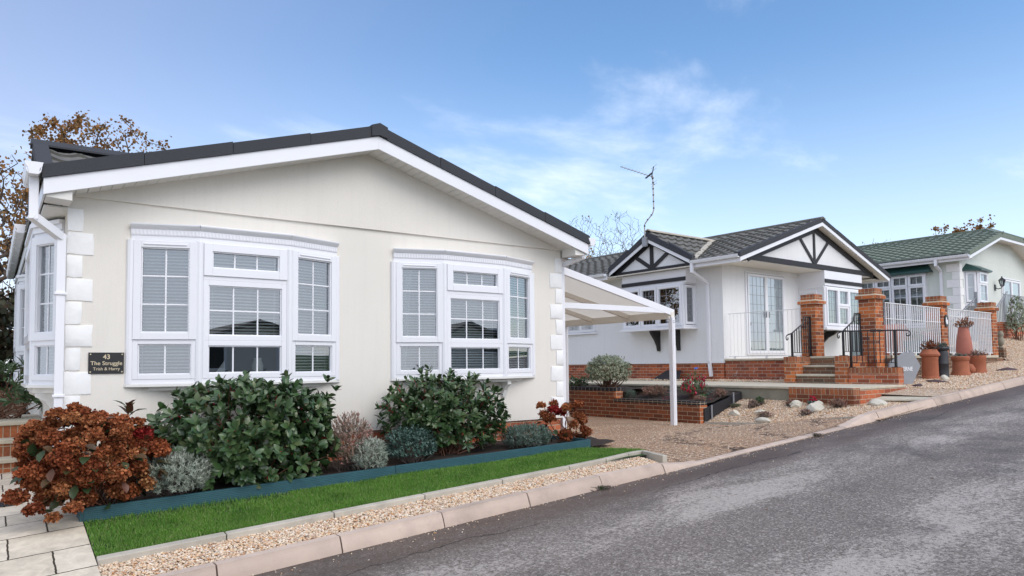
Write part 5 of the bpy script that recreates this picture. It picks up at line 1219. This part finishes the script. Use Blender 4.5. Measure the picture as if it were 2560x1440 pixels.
# ================================================================== PLANTS
def bez(a, b, bend, n=5):
    return [a.lerp(b, k/(n-1))+bend*math.sin(math.pi*k/(n-1)) for k in range(n)]
def lump(d, seed, amp=.16):
    r = np.random.default_rng(seed); out_ = np.zeros(len(d))
    for k in range(7):
        n = r.normal(size=3); n /= np.linalg.norm(n); out_ += amp*np.exp(-((1-d @ n)/.16))*r.choice([1, -.9])
    return 1+out_
def dome_tips(n, c, rx, ry, h, seed, rmin=.55, zmin=-.55, box=2.6, amp=.16, ymax=None):
    d = rand_dir(int(n*2.2)); d = d[d[:, 2] > zmin][:n]
    sup = (np.abs(d)**box).sum(1)**(-1/box)           # superellipsoid radius
    r = RNG.uniform(rmin**2, 1, len(d))**.5*lump(d, seed, amp)
    p = d*sup[:, None]*r[:, None]*np.array([rx, ry, h*.5])+np.array(c)+np.array([0, 0, h*.5])
    if ymax is not None: p[:, 1] = np.minimum(p[:, 1], ymax-RNG.uniform(0, .08, len(p)))
    return p, d
def stems_part(parent, base, tips, mat, r0=.008, r1=.003, spread=.1, nmax=90):
    m = MB(); idx = RNG.permutation(len(tips))[:nmax]
    for i in idx:
        a = Vector(base)+Vector((random.gauss(0, spread), random.gauss(0, spread*.6), 0)); b = Vector(tips[i])
        pts = bez(a, b, Vector((random.gauss(0, .05), random.gauss(0, .05), .03)))
        m.tube(pts, [r0, r0*.85, r0*.7, r0*.5, r1], 4, cap=False)
    return part('stems', m, K(mat), parent, smooth=180, uv=False)
def whorl(pos, axis, per, spread=.85, jitter=.35):
    N = len(pos); ax = axis/np.linalg.norm(axis, axis=1, keepdims=True)
    ref = np.where(np.abs(ax[:, 2:3]) > .9, np.array([[1., 0, 0]]), np.array([[0, 0, 1.]]))
    x = np.cross(ax, ref); x /= np.linalg.norm(x, axis=1, keepdims=True); y = np.cross(ax, x)
    ph = RNG.uniform(0, 6.28, (N, 1))+np.arange(per)[None]*2.4+RNG.normal(0, .2, (N, per))
    rad = x[:, None]*np.cos(ph)[..., None]+y[:, None]*np.sin(ph)[..., None]
    sp = RNG.uniform(.5, 1.15, (N, per, 1))*spread
    d = ax[:, None]*(1-.5*sp)+rad*sp+RNG.normal(0, jitter*.4, (N, per, 3))
    nrm = ax[:, None]+np.array([0, 0, .35])-rad*.3
    return d.reshape(-1, 3), nrm.reshape(-1, 3)+0*d.reshape(-1, 3), np.repeat(pos, per, 0)+(ax[:, None]*RNG.uniform(-.05, .0, (N, per, 1))).reshape(-1, 3)
def leafy_shrub(name, label, cat, c, rx, ry, h, n, per, leaf, width, mat, seed, stem='twig', rmin=.45, zmin=-.75, box=2.5, amp=.16, upb=.5, ymax=None, nst=90, spread=.12, r0=.009, tv=LEAF_V, tf=LEAF_F, group=None, extra=None):
    t = thing(name, label, cat, c, group=group)
    p, d = dome_tips(n, c, rx, ry, h, seed, rmin, zmin, box, amp, ymax)
    if extra is not None: p = np.concatenate([p, extra]); d = np.concatenate([d, np.tile([[0, 0, 1.]], (len(extra), 1))])
    ax = d*np.array([1, 1, .6])+np.array([0, 0, upb])+RNG.normal(0, .25, d.shape)
    dd, nn, pp = whorl(p, ax, per)
    s = leaf*RNG.uniform(.65, 1.15, len(dd))
    V, F = scatter(tv, tf, pp, frames(dd, nn), np.stack([s, s*width, s], 1))
    mesh_obj('foliage', V, F, K(mat), t, uv=False, smooth=180)
    stems_part(t, (c[0], c[1], c[2]-.02), p, stem, r0, r0*.35, spread, nst)
    return t, p, d
# two big laurel-like shrubs
t, p, d = leafy_shrub('evergreen_shrub', 'large glossy dark green shrub under the left bow window', 'shrub', (2.12, 7.22, .48), .86, .58, .96, 900, 7, .100, 1.15, 'laurel', 3, nst=45, rmin=.5, zmin=-.93, box=3.2, amp=.13, ymax=7.86,
    extra=np.array([[1.28, 7.05, 1.05], [1.33, 7.1, 1.15], [1.25, 7.0, .92], [2.9, 7.3, 1.48], [2.95, 7.2, 1.38], [1.42, 7.15, 1.28], [2.05, 7.3, 1.52], [2.45, 7.3, 1.53]]))
m = MB()
for i in RNG.permutation(len(p))[:200]:
    a = Vector(p[i]); m.tube([a-Vector(d[i])*.06, a+Vector((0,0,.015))], .0035, 4)
part('red_shoots', m, K('fuchsia'), t, uv=False)['kind'] = 'stuff'
t, p, d = leafy_shrub('evergreen_shrub', 'looser green shrub with red shoots under the right bow window', 'shrub', (4.38, 7.35, .55), .84, .48, .97, 620, 7, .095, .95, 'laurel', 8, nst=45, rmin=.45, zmin=-.85, box=2.3, amp=.2, ymax=7.86,
    extra=np.array([[5.1, 7.4, .98], [5.22, 7.4, .90], [5.15, 7.35, 1.08], [5.18, 7.4, .80], [3.6, 7.3, 1.2], [3.52, 7.3, 1.05], [3.58, 7.25, .92]]))
m = MB()
for i in RNG.permutation(len(p))[:130]:
    a = Vector(p[i]); m.tube([a-Vector(d[i])*.06, a+Vector((0,0,.02))], .0035, 4)
part('red_shoots', m, K('fuchsia'), t, uv=False)['kind'] = 'stuff'
# hydrangeas gone brown
def hydrangea(label, c, rx, ry, h, nheads, rh, seed, redfrac, ymax=None, nleaf=70, heads=None):
    t = thing('hydrangea', label, 'hydrangea', c); base = Vector(c)
    kf = np.arange(nheads)+.5; zf = 1-1.80*kf/nheads; th = kf*2.39996+seed; d = np.stack([np.sqrt(np.maximum(0, 1-zf**2))*np.cos(th), np.sqrt(np.maximum(0, 1-zf**2))*np.sin(th), zf], 1)+RNG.normal(0, .10, (nheads, 3)); d /= np.linalg.norm(d, axis=1, keepdims=True); d = d[d[:, 1] < .6]
    p = np.array(c)+np.array([0, 0, h*.5+.03])+d*np.array([rx, ry, h*.5])*(RNG.uniform(.72, 1.04, (len(d), 1))*lump(d, seed, .10)[:, None])
    if nheads > 40: sel = np.arange(0, len(p), 2); p = np.concatenate([p, np.array(c)+np.array([0, 0, h*.5+.02])+d[sel]*np.array([rx, ry, h*.5])*.62]); d = np.concatenate([d, d[sel]])
    if ymax is not None: p[:, 1] = np.minimum(p[:, 1], ymax)
    if heads is not None: p = np.concatenate([p, heads]); d = np.concatenate([d, np.tile([[0, 0, 1.]], (len(heads), 1))])
    stems_part(t, c, p, 'twig', .007, .004, .10, 60)
    nb_ = len(p)-(len(heads) if heads is not None else 0); reds = {nb_+1, nb_+2} if nheads < 40 else {nb_+5, 9, 20}
    for i in range(len(p)):
        r = rh*random.uniform(.72, 1.15); nf = int(170*(r/.085)**2); q = rand_dir(nf); ax = d[i]*.7+np.array([0, 0, .6]); ax /= np.linalg.norm(ax)
        q = q[q @ ax > -.55]; pos = p[i]+q*r*np.array([1, 1, .78])*RNG.uniform(.80, 1.04, (len(q), 1))
        per = 4; qq = np.repeat(q, per, 0); pp = np.repeat(pos, per, 0)
        dd, nn, pp = whorl(pos, q+RNG.normal(0, .3, q.shape), per, .95, .6)
        s = .0185*RNG.uniform(.7, 1.3, len(dd))
        V, F = scatter(QUAD_V, QUAD_F, pp, frames(dd, nn+RNG.normal(0, .5, nn.shape)), np.stack([s*1.15, s*1.2, s*2.2], 1))
        o = mesh_obj('flower_head', V, F, K('hyd_red' if i in reds else 'hyd'), t, uv=False)
    lp, ld = dome_tips(nleaf, c, rx*.97, ry*.97, h*.97, seed+5, .75, -.9, 2.2, .1, ymax)
    dd = ld*np.array([1, 1, .3])+RNG.normal(0, .35, ld.shape)+np.array([0, 0, -.15])
    s = .11*RNG.uniform(.7, 1.2, len(dd)); V, F = scatter(LEAF_V, LEAF_F, lp, frames(dd, ld+np.array([0, 0, .6])), np.stack([s, s*1.35, s*1.5], 1))
    mesh_obj('leaves', V, F, K('hyd_leaf'), t, uv=False, smooth=180)
    return t
hydrangea('wide hydrangea covered in brown dried flower heads at the paving corner', (.72, 6.98, .42), .53, .42, .80, 126, .080, 11, .0, 7.8, 170,
    heads=np.array([[.18, 6.75, .62], [.22, 6.8, .80], [.30, 6.72, .52], [.42, 6.62, .46], [.55, 6.6, .52], [.48, 7.2, 1.22], [.7, 7.3, 1.16], [1.10, 7.1, 1.05], [1.18, 7.15, .98], [.32, 7.0, 1.05]]))
m = np.array([[1.0, 7.3, 1.22], [1.03, 7.3, 1.30], [.98, 7.28, 1.26]])
hydrangea('small hydrangea with crimson and orange dried heads at the right end of the bed', (6.06, 7.22, .58), .34, .30, .52, 18, .085, 21, .0, 7.86, 26, heads=np.array([[5.74, 7.25, 1.08], [5.92, 7.22, 1.02], [6.02, 7.2, .98]]))
# big leaf sprig above the hydrangea
sp_ = np.array([[1.02, 7.3, 1.20], [1.0, 7.3, 1.28], [1.05, 7.28, 1.24]]); ax = np.tile([[0, 0, 1.]], (3, 1)); dd, nn, pp = whorl(sp_, ax, 3, .8); s = np.full(len(dd), .13)
V, F = scatter(LEAF_V, LEAF_F, pp, frames(dd, nn), np.stack([s, s*1.1, s], 1)); tsp = thing('leaf_sprig', 'upright hydrangea sprig with bronze leaves against the cream wall', 'sprig', (1.02, 7.3, .5))
mesh_obj('leaves', V, F, K('hyd_leaf'), tsp, uv=False, smooth=180); mm = MB(); mm.tube([(1.0, 7.2, .5), (1.03, 7.28, .9), (1.02, 7.3, 1.3)], [.007, .006, .003], 5); part('stem', mm, K('twig'), tsp)
# needle-leaved mounds
def mound(name, label, cat, c, rx, ry, h, n, per, leaf, wd, mat, seed, upb=.9, box=2.0, stem='twig_grey', ymax=None, rmin=.7, amp=.1, group=None, frame_pts=None):
    return leafy_shrub(name, label, cat, c, rx, ry, h, n, per, leaf, wd, mat, seed, stem, rmin, -.6, box, amp, upb, ymax, 60, .05, .004, NEEDLE_V, NEEDLE_F, group)
mound('silver_shrub', 'rounded silvery grey mound between the hydrangea and the large shrub', 'shrub', (1.36, 6.94, .46), .34, .27, .45, 1400, 12, .036, .13, 'silver', 31)
mound('heath_shrub', 'pink tipped feathery shrub right of the large glossy shrub', 'shrub', (3.08, 7.12, .47), .27, .26, .66, 900, 13, .024, .26, 'pink', 32, rmin=.5, amp=.22)
mound('silver_shrub', 'small upright silver tuft leaning over the teal edging', 'shrub', (3.20, 6.93, .50), .19, .16, .38, 500, 12, .036, .13, 'silver', 33, upb=1.3)
mound('hebe_shrub', 'blue green small leaved shrub in front of the looser green shrub', 'shrub', (3.80, 7.10, .52), .37, .24, .44, 620, 14, .026, .40, 'hebe', 34, amp=.2, rmin=.6)
mound('lavender_shrub', 'low grey green lavender mound below the right bow window', 'shrub', (5.42, 7.12, .56), .36, .24, .32, 900, 12, .042, .12, 'silver_green', 35, upb=1.2)
mound('heath_shrub', 'thin pink flowering sprigs beside the lavender mound', 'shrub', (5.0, 7.45, .58), .16, .1, .42, 60, 10, .022, .30, 'pink', 36, rmin=.3, amp=.3)
def H(lx, ly, z): return tuple(H2 @ Vector((lx, ly, z)))
# second plot
leafy_shrub('variegated_bush', 'clipped round variegated bush in the upper planter', 'bush', H(-3.9, .1, 1.09), .50, .46, .72, 1300, 8, .038, .85, 'varieg', 41, 'twig', .62, -.55, 2.2, .10, .3, None, 40, .09, .012)
tf, p, d = leafy_shrub('fuchsia_bush', 'small fuchsia bush dotted with crimson flowers behind the carport post', 'bush', H(-3.62, -1.85, .93), .30, .27, .52, 170, 8, .040, .7, 'fuchsia_leaf', 42, 'twig', .4, -.7, 2.0, .15, .3, None, 40, .05, .006)
for q in p[RNG.permutation(len(p))[:60]]:
    dd, nn, pp = whorl(q[None]-np.array([[0, .02, .02]]), np.array([[0, 0, -1.]])+RNG.normal(0, .2, (1, 3)), 5, .5); s = .034*RNG.uniform(.8, 1.3, len(dd))
    V, F = scatter(QUAD_V, QUAD_F, pp, frames(dd, nn), np.stack([s*1.3, s*.8, s], 1)); mesh_obj('flower', V, F, K('fuchsia'), tf, uv=False)
fall = np.array([H(-4.02+random.random()*.8, -2.4+random.random()*1.2, .905+.15*random.random()) for _ in range(40)]); fall[:, 2] = [.885+.2*((H2i @ Vector(q)).x+4.1)/1.2 for q in fall]
dd = np.stack([RNG.normal(size=40), RNG.normal(size=40), np.zeros(40)], 1); V, F = scatter(QUAD_V, QUAD_F, fall+np.array([0, 0, .012]), frames(dd, np.tile([[0, 0, 1.]], (40, 1))+RNG.normal(0, .2, (40, 3))), np.full(40, .030)); stuff(mesh_obj('fallen_petals', V, F, K('fuchsia'), uv=False), 'fallen crimson petals on the dark planter soil', 'petals')
m = MB(); bx, by, bz = H(-3.52, -1.85, 1.50); m.lathe([(.006,-.022),(.015,-.01),(.017,.0),(.012,.015),(.003,.027)], (bx, by, bz), 10); m.ext([(bx-.06, by, bz+.01), (bx-.01, by, bz+.015), (bx-.01, by, bz-.005)], (0, .012, 0)); m.ext([(bx, by-.01, bz), (bx+.07, by-.01, bz+.005), (bx+.03, by-.01, bz+.03)], (0, .006, 0))
NTb = NT('blue_enamel'); MAT['blue'] = NTb.set((.03, .14, .55), .4); tag(part('bird_ornament', m, K('blue'), smooth=60), 'tiny blue bird ornament perched above the fuchsia bush', 'ornament')
mound('heather', 'brownish pink heather drift in the lower planter', 'heather', H(-3.70, -.95, .93), .36, .26, .26, 380, 10, .028, .28, 'heather', 43, rmin=.4, amp=.25)
mound('heather', 'grey green tuft in the planter corner below the upper wall', 'heather', H(-3.98, -.62, .90), .12, .10, .22, 120, 10, .030, .18, 'silver_green', 44)
leafy_shrub('evergreen_shrub', 'low dark green shrub beside the variegated bush', 'shrub', H(-3.95, .95, 1.08), .28, .25, .30, 120, 7, .05, .8, 'laurel', 45, nst=20)
mound('heather', 'rusty dead heather beside the wall corner and the black board', 'heather', H(-3.95, -2.25, .90), .12, .12, .13, 110, 9, .028, .25, 'heather', 46)
PL = [(-3.50, -2.36, .13, .17, 'heather', 'brownish heather tuft at the upper end of the black board'), (-3.37, -2.98, .10, .15, 'pink', 'pale pink heather tuft between two pale rocks'), (-3.86, -3.50, .10, .13, 'pink', 'dark pink heather tuft left of the largest pale rock'), (-3.60, -4.10, .085, .11, 'pink', 'dark pink heather tuft right of the largest pale rock'), (-3.12, -4.40, .17, .17, 'heather', 'tan grassy tuft before the brown brick end of the path wall'), (-3.22, -3.62, .09, .11, 'heather', 'tan tuft beside the rounded pale rock'), (-3.40, -2.62, .11, .08, 'moss', 'bright green cushion plant near the metal stake'), (-3.3, -1.9, .13, .08, 'silver_green', 'olive cushion plant on the planter soil'), (-3.26, -3.02, .09, .15, 'fuchsia_leaf', 'small spiky green plant against the stained concrete'), (-3.75, -2.15, .09, .10, 'fuchsia_leaf', 'small primrose like plant beside the black board')]
for i, (lx, ly, r, h, mt, lab) in enumerate(PL):
    z = zrock(lx, ly) if ly < -2.5 else .875+.2*(lx+4.1)/1.2
    mound('heather' if mt in ('heather', 'pink') else 'cushion_plant', lab, 'plant', H(lx, ly, z), r, r, h, 110, 9, .030 if mt != 'moss' else .016, .25 if mt != 'fuchsia_leaf' else .6, mt, 60+i, rmin=.45)
tc_, p, d = leafy_shrub('cyclamen', 'small plant with red flowers before the brown brick path wall', 'plant', H(-3.12, -3.93, .865), .08, .08, .10, 26, 6, .035, 1.2, 'hebe', 75, nst=8, r0=.002)
for q in p[:8]: V, F = scatter(QUAD_V, QUAD_F, np.repeat(q[None], 3, 0)+np.array([0, 0, .05]), frames(np.tile([[0, 0, 1.]], (3, 1))+RNG.normal(0, .4, (3, 3)), rand_dir(3)), np.full(3, .045)); mesh_obj('flower', V, F, K('fuchsia'), tc_, uv=False)
# dry stems in the pots, flowers in the planter
def potplant(label, x, y, z, r, h, mat, seed, n=60, name='pot_plant'): return mound(name, label, 'plant', (x, y, z), r, r, h, n, 10, .034, .35, mat, seed, rmin=.2, amp=.2)
z1 = zright(15.2, 6.66); potplant('dry reddish stems growing from the tall terracotta pot', 15.2, 6.66, z1+.52, .17, .26, 'hyd', 81, 90); potplant('trailing green and brown plant in the black chimney pot', 15.5, 6.58, z1+.57, .15, .16, 'hebe', 82, 60)
potplant('sparse rusty stems in the mouth of the tall urn', 16.9, 6.70, zright(16.9, 6.64)+.90, .20, .28, 'hyd', 83, 80); potplant('dry straw coloured stems in the rightmost short pot', 16.66, 6.36, zright(16.65, 6.34)+.33, .19, .16, 'heather', 84, 60); potplant('small dark plant in the weathered short pot', 16.02, 6.43, zright(16.02, 6.43)+.35, .13, .10, 'silver_green', 85, 40)
for i, (lx, mt, lab) in enumerate([(2.2, 'moss', 'lime green foliage in the turquoise planter'), (2.58, 'fuchsia', 'red and orange flowers in the turquoise planter')]): potplant(lab, *H(lx, -3.44, 2.0), .20, .30, mt, 86+i, 90)
leafy_shrub('rhododendron', 'rhododendron with drooping long leaves above the left brick steps', 'shrub', (.12, 11.7, .95), .60, .5, .72, 60, 9, .16, .45, 'rhodo', 91, 'twig', .5, -.5, 2.2, .2, .5, None, 30, .1, .01)
leafy_shrub('variegated_bush', 'cream edged bush by the grey balustrade at the right edge', 'bush', H(10.35, -2.95, 2.15), .30, .28, 1.35, 260, 8, .07, .75, 'varieg', 92, 'twig', .6, -.6, 2.2, .1, .3, None, 20, .09, .012)
for i, (x, lab) in enumerate([(4.9, 'tiny green weed at the foot of the kerb near the gravel strip end'), (8.7, 'small green weed at the foot of the dropped kerb')]): mound('weed', lab, 'weed', (x, 5.235, zk(x)), .07, .025, .035, 26, 8, .022, .35, 'moss', 95+i, rmin=.2)
# a few fallen leaves
for i, (x, y, z, mt, lab) in enumerate([(3.83, 6.42, .435, 'hyd_red', 'single red fallen leaf on the lawn'), (3.0, 3.3, zk(3.0)+.004, 'oak', 'small orange fallen leaf on the near road'), (5.2, 3.6, zk(5.2)+.004, 'oak', 'small orange fallen leaf in the middle of the road'), (7.0, 3.1, zk(7)+.004, 'oak', 'small orange fallen leaf farther up the road')]):
    V, F = scatter(LEAF_V, LEAF_F, np.array([[x, y, z]]), frames(np.array([[math.cos(i*2), math.sin(i*2), .1]]), np.array([[0, .1, 1.]])), np.array([[.065, .075, .1]]) if i == 0 else np.array([[.035, .035, .05]])); tag(mesh_obj('fallen_leaf', V, F, K(mt), uv=False), lab, 'leaf', 'fallen leaves')

# ================================================================== TREES
def tree(name, label, base, ctr, rad, seed, r0, ntip, nleaf, leaf, mat, bark='bark', group=None, spikes=0, start=.45):
    # branches grown towards scattered crown points, each joining the nearest limb already there
    g = np.random.default_rng(seed); base = np.array(base, float); ctr = np.array(ctr, float); rad = np.array(rad, float)
    d = g.normal(size=(ntip, 3)); d /= np.linalg.norm(d, axis=1, keepdims=True)
    T = ctr+d*rad*(g.uniform(.08, 1, (ntip, 1))**.42)*(1+.18*np.sin(d[:, :1]*5+seed)*np.cos(d[:, 2:]*4+d[:, 1:2]*3))
    if spikes:
        k = g.normal(size=(spikes, 3))*[.6, .6, 0]; T = np.concatenate([T, ctr+k*rad+np.array([0, 0, 1])*rad[2]*(np.sqrt(np.maximum(.05, 1-(k[:, :2]**2).sum(1, keepdims=True)))+g.uniform(.05, .22, (spikes, 1)))])
    fork = base+(ctr-base)*start; n0 = 7
    N = [base+(fork-base)*i/(n0-1)+g.normal(0, .04, 3)*(0 < i) for i in range(n0)]; par = [-1]+list(range(n0-1)); tips = []
    for t in T[np.argsort(np.linalg.norm(T-fork, axis=1))]:
        A = np.array(N[n0-2:]); q = np.linalg.norm(A-t, axis=1)+1.6*np.maximum(0, A[:, 2]-t[2]+.15); i = int(q.argmin())+n0-2
        p = N[i]; L = np.linalg.norm(t-p); m = max(1, int(L/.28)); side = g.normal(0, .02*L, 3)
        for j in range(1, m+1):
            f = j/m; N.append(p+(t-p)*f+side*math.sin(math.pi*f)+np.array([0, 0, .06*L*math.sin(math.pi*f)])); par.append(i if j == 1 else len(N)-2)
        tips.append(len(N)-1)
    N = np.array(N); par = np.array(par); cnt = np.zeros(len(N))
    cnt[tips] = 1
    for i in range(len(N)-1, 0, -1): cnt[par[i]] += cnt[i]
    R = np.maximum(r0*(cnt/cnt[0])**.5, .0065); idx = np.arange(1, len(N)); A, B, ra, rb = N[par[idx]], N[idx], np.minimum(R[par[idx]], R[idx]*1.35), R[idx]
    def tubes(sel):
        a, b_, q0, q1 = A[sel], B[sel], ra[sel], rb[sel]; n = len(a); fr = frames(b_-a+1e-6, np.tile([[.3, .5, .8]], (n, 1))+.01*g.normal(size=(n, 3))); ang = np.arange(5)*2*math.pi/5
        ring = fr[:, None, :, 1]*np.cos(ang)[None, :, None]+fr[:, None, :, 2]*np.sin(ang)[None, :, None]
        V = np.concatenate([a[:, None]+ring*q0[:, None, None], b_[:, None]+ring*q1[:, None, None]], 1).reshape(-1, 3)
        f = np.array([[i, (i+1) % 5, 5+(i+1) % 5, 5+i] for i in range(5)]); return V, (f[None]+(np.arange(n)*10)[:, None, None]).reshape(-1, 4)
    t = thing(name, label, 'tree', tuple(base), group=group); big = R[idx] > r0*.5
    V, F = tubes(big); mesh_obj('trunk', V, F, K(bark), t, uv=False, smooth=180)
    V, F = tubes(~big); mesh_obj('branches', V, F, K(bark), t, uv=False, smooth=180)
    if nleaf:
        E_ = N[tips]; w = .35+np.maximum(0, np.sin(E_[:, 0]*2.1+seed)+np.cos(E_[:, 2]*2.7+E_[:, 1])); i = g.choice(len(E_), nleaf, p=w/w.sum())
        pos = E_[i]+g.normal(0, .085, (nleaf, 3)); V, F = scatter(QUAD_V, QUAD_F, pos, frames(rand_dir(nleaf), rand_dir(nleaf)), leaf*RNG.uniform(.6, 1.2, nleaf))
        mesh_obj('crown', V, F, K(mat), t, uv=False)
    return t
tree('oak_tree', 'broad oak with rusty autumn leaves rising behind the cream bungalow roof', (2.2, 22.5, .5), (2.3, 22.5, 5.6), (2.35, 2.1, 2.55), 5, .20, 1100, 22000, .075, 'oak', spikes=70)
tree('oak_tree', 'dark oak with sparse rusty leaves left of the cream bungalow', (.20, 20.0, .3), (.0, 20.0, 3.9), (1.15, 1.5, 2.3), 12, .15, 560, 2000, .075, 'oak', spikes=20)
for i, (x, y, h, lab, nl) in enumerate([(18.6, 25.6, 7.7, 'bare winter tree with some rusty leaves beside the cream bungalow eave', 1500), (23.7, 26.5, 8.6, 'tall bare twiggy tree left of the aerial mast', 60), (26.6, 26.8, 9.3, 'bare twiggy tree directly behind the small timbered gable', 40), (21.4, 25.0, 7.3, 'low bare thicket tree above the rear tiled roof', 1300)]):
    tree('bare_tree', lab, (x, y, 1.2), (x, y, h-2.3), (1.5, 1.4, 2.3), 47+i, .055, 520, nl, .085, 'oak', 'twig_grey', 'bare trees behind the white bungalow', 130, .35)
for i, (x, y, h, lab) in enumerate([(51.5, 21.4, 10.4, 'rusty leaved oak top showing over the left of the green tiled roof'), (55.7, 20.8, 11.3, 'rusty leaved oak top showing over the ridge end of the green roof'), (49.5, 25.3, 9.9, 'small rusty tree top in the gap between the two far roofs')]):
    tree('oak_tree', lab, (x, y, 2.0), (x, y, h-2.6), ((2.4 if i < 2 else .9), 2.4, 2.4), 45+i, .16, 420, 6000 if i < 2 else 700, .14, 'oak', 'bark', 'oak tops behind the green bungalow', 10)
# hedge bank at far left
hd = thing('hedge', 'dark overgrown hedge at the left edge behind the steps', 'hedge', (-1.2, 18.2, .2)); nh = 9000
P = np.stack([RNG.uniform(-4.5, .9, nh), 18.2+RNG.normal(0, .55, nh), .2+3.1*RNG.beta(1.4, 1.1, nh)], 1); V, F = scatter(QUAD_V, QUAD_F, P, frames(rand_dir(nh), rand_dir(nh)), .12*RNG.uniform(.6, 1.2, nh)); mesh_obj('foliage', V, F, K('hedge'), hd, uv=False)
m = MB()
for k in range(150):
    x = random.uniform(-4.5, .9); m.tube(bez(Vector((x, 18.2+random.gauss(0,.3), .1)), Vector((x+random.gauss(0,.5), 18.2+random.gauss(0,.5), random.uniform(1.8, 3.9))), Vector((random.gauss(0,.12), 0, 0))), [.02, .017, .013, .009, .005], 4, cap=False)
part('stems', m, K('twig'), hd, uv=False)
m = MB(); m.box(-6, .5, 15.8, 16.05, .2, 1.25); tag(part('garden_wall', m, K('brick_old')), 'low weathered wall in front of the dark hedge at the left edge', 'wall')

# ================================================================== OPPOSITE SIDE (seen only in the window panes)
def opposite(label, x, y, zr, hw, roof):
    t = thing('bungalow', label, 'bungalow', (x, y, zk(x))); z0 = zk(x)-.2; ze_ = zr-hw*.36
    m = MB(); m.ext([(x-hw, y, z0), (x+hw, y, z0), (x+hw, y, ze_), (x, y, zr-.08), (x-hw, y, ze_)], (0, -10, 0)); part('wall', m, K('render_cream'), t)
    m = MB()
    for s in (-1, 1): m.ext([(x, y+.35, zr), (x+s*(hw+.35), y+.35, zr-.36*(hw+.35)), (x+s*(hw+.35), y+.35, zr-.36*(hw+.35)-.12), (x, y+.35, zr-.12)], (0, -10.6, 0))
    part('roof', m, K(roof), t)
    for c in (-1.5, 1.2):
        m = MB(); m.box(x+c-.6, x+c+.6, y+.01, y+.06, z0+1.2, z0+2.2); wv = part('window', m, K('upvc'), t); m = MB(); m.poly([(x+c-.5, y+.065, z0+1.28), (x+c+.5, y+.065, z0+1.28), (x+c+.5, y+.065, z0+2.12), (x+c-.5, y+.065, z0+2.12)]); part('pane', m, K('slate'), wv)
opposite('cream gabled bungalow across the road, mirrored in the left bow window', 6.9, -8.0, 3.15, 3.1, 'tile_brown')
opposite('cream gabled bungalow across the road, mirrored in the right bow window', 14.9, -8.0, 3.3, 3.3, 'tile_brown')
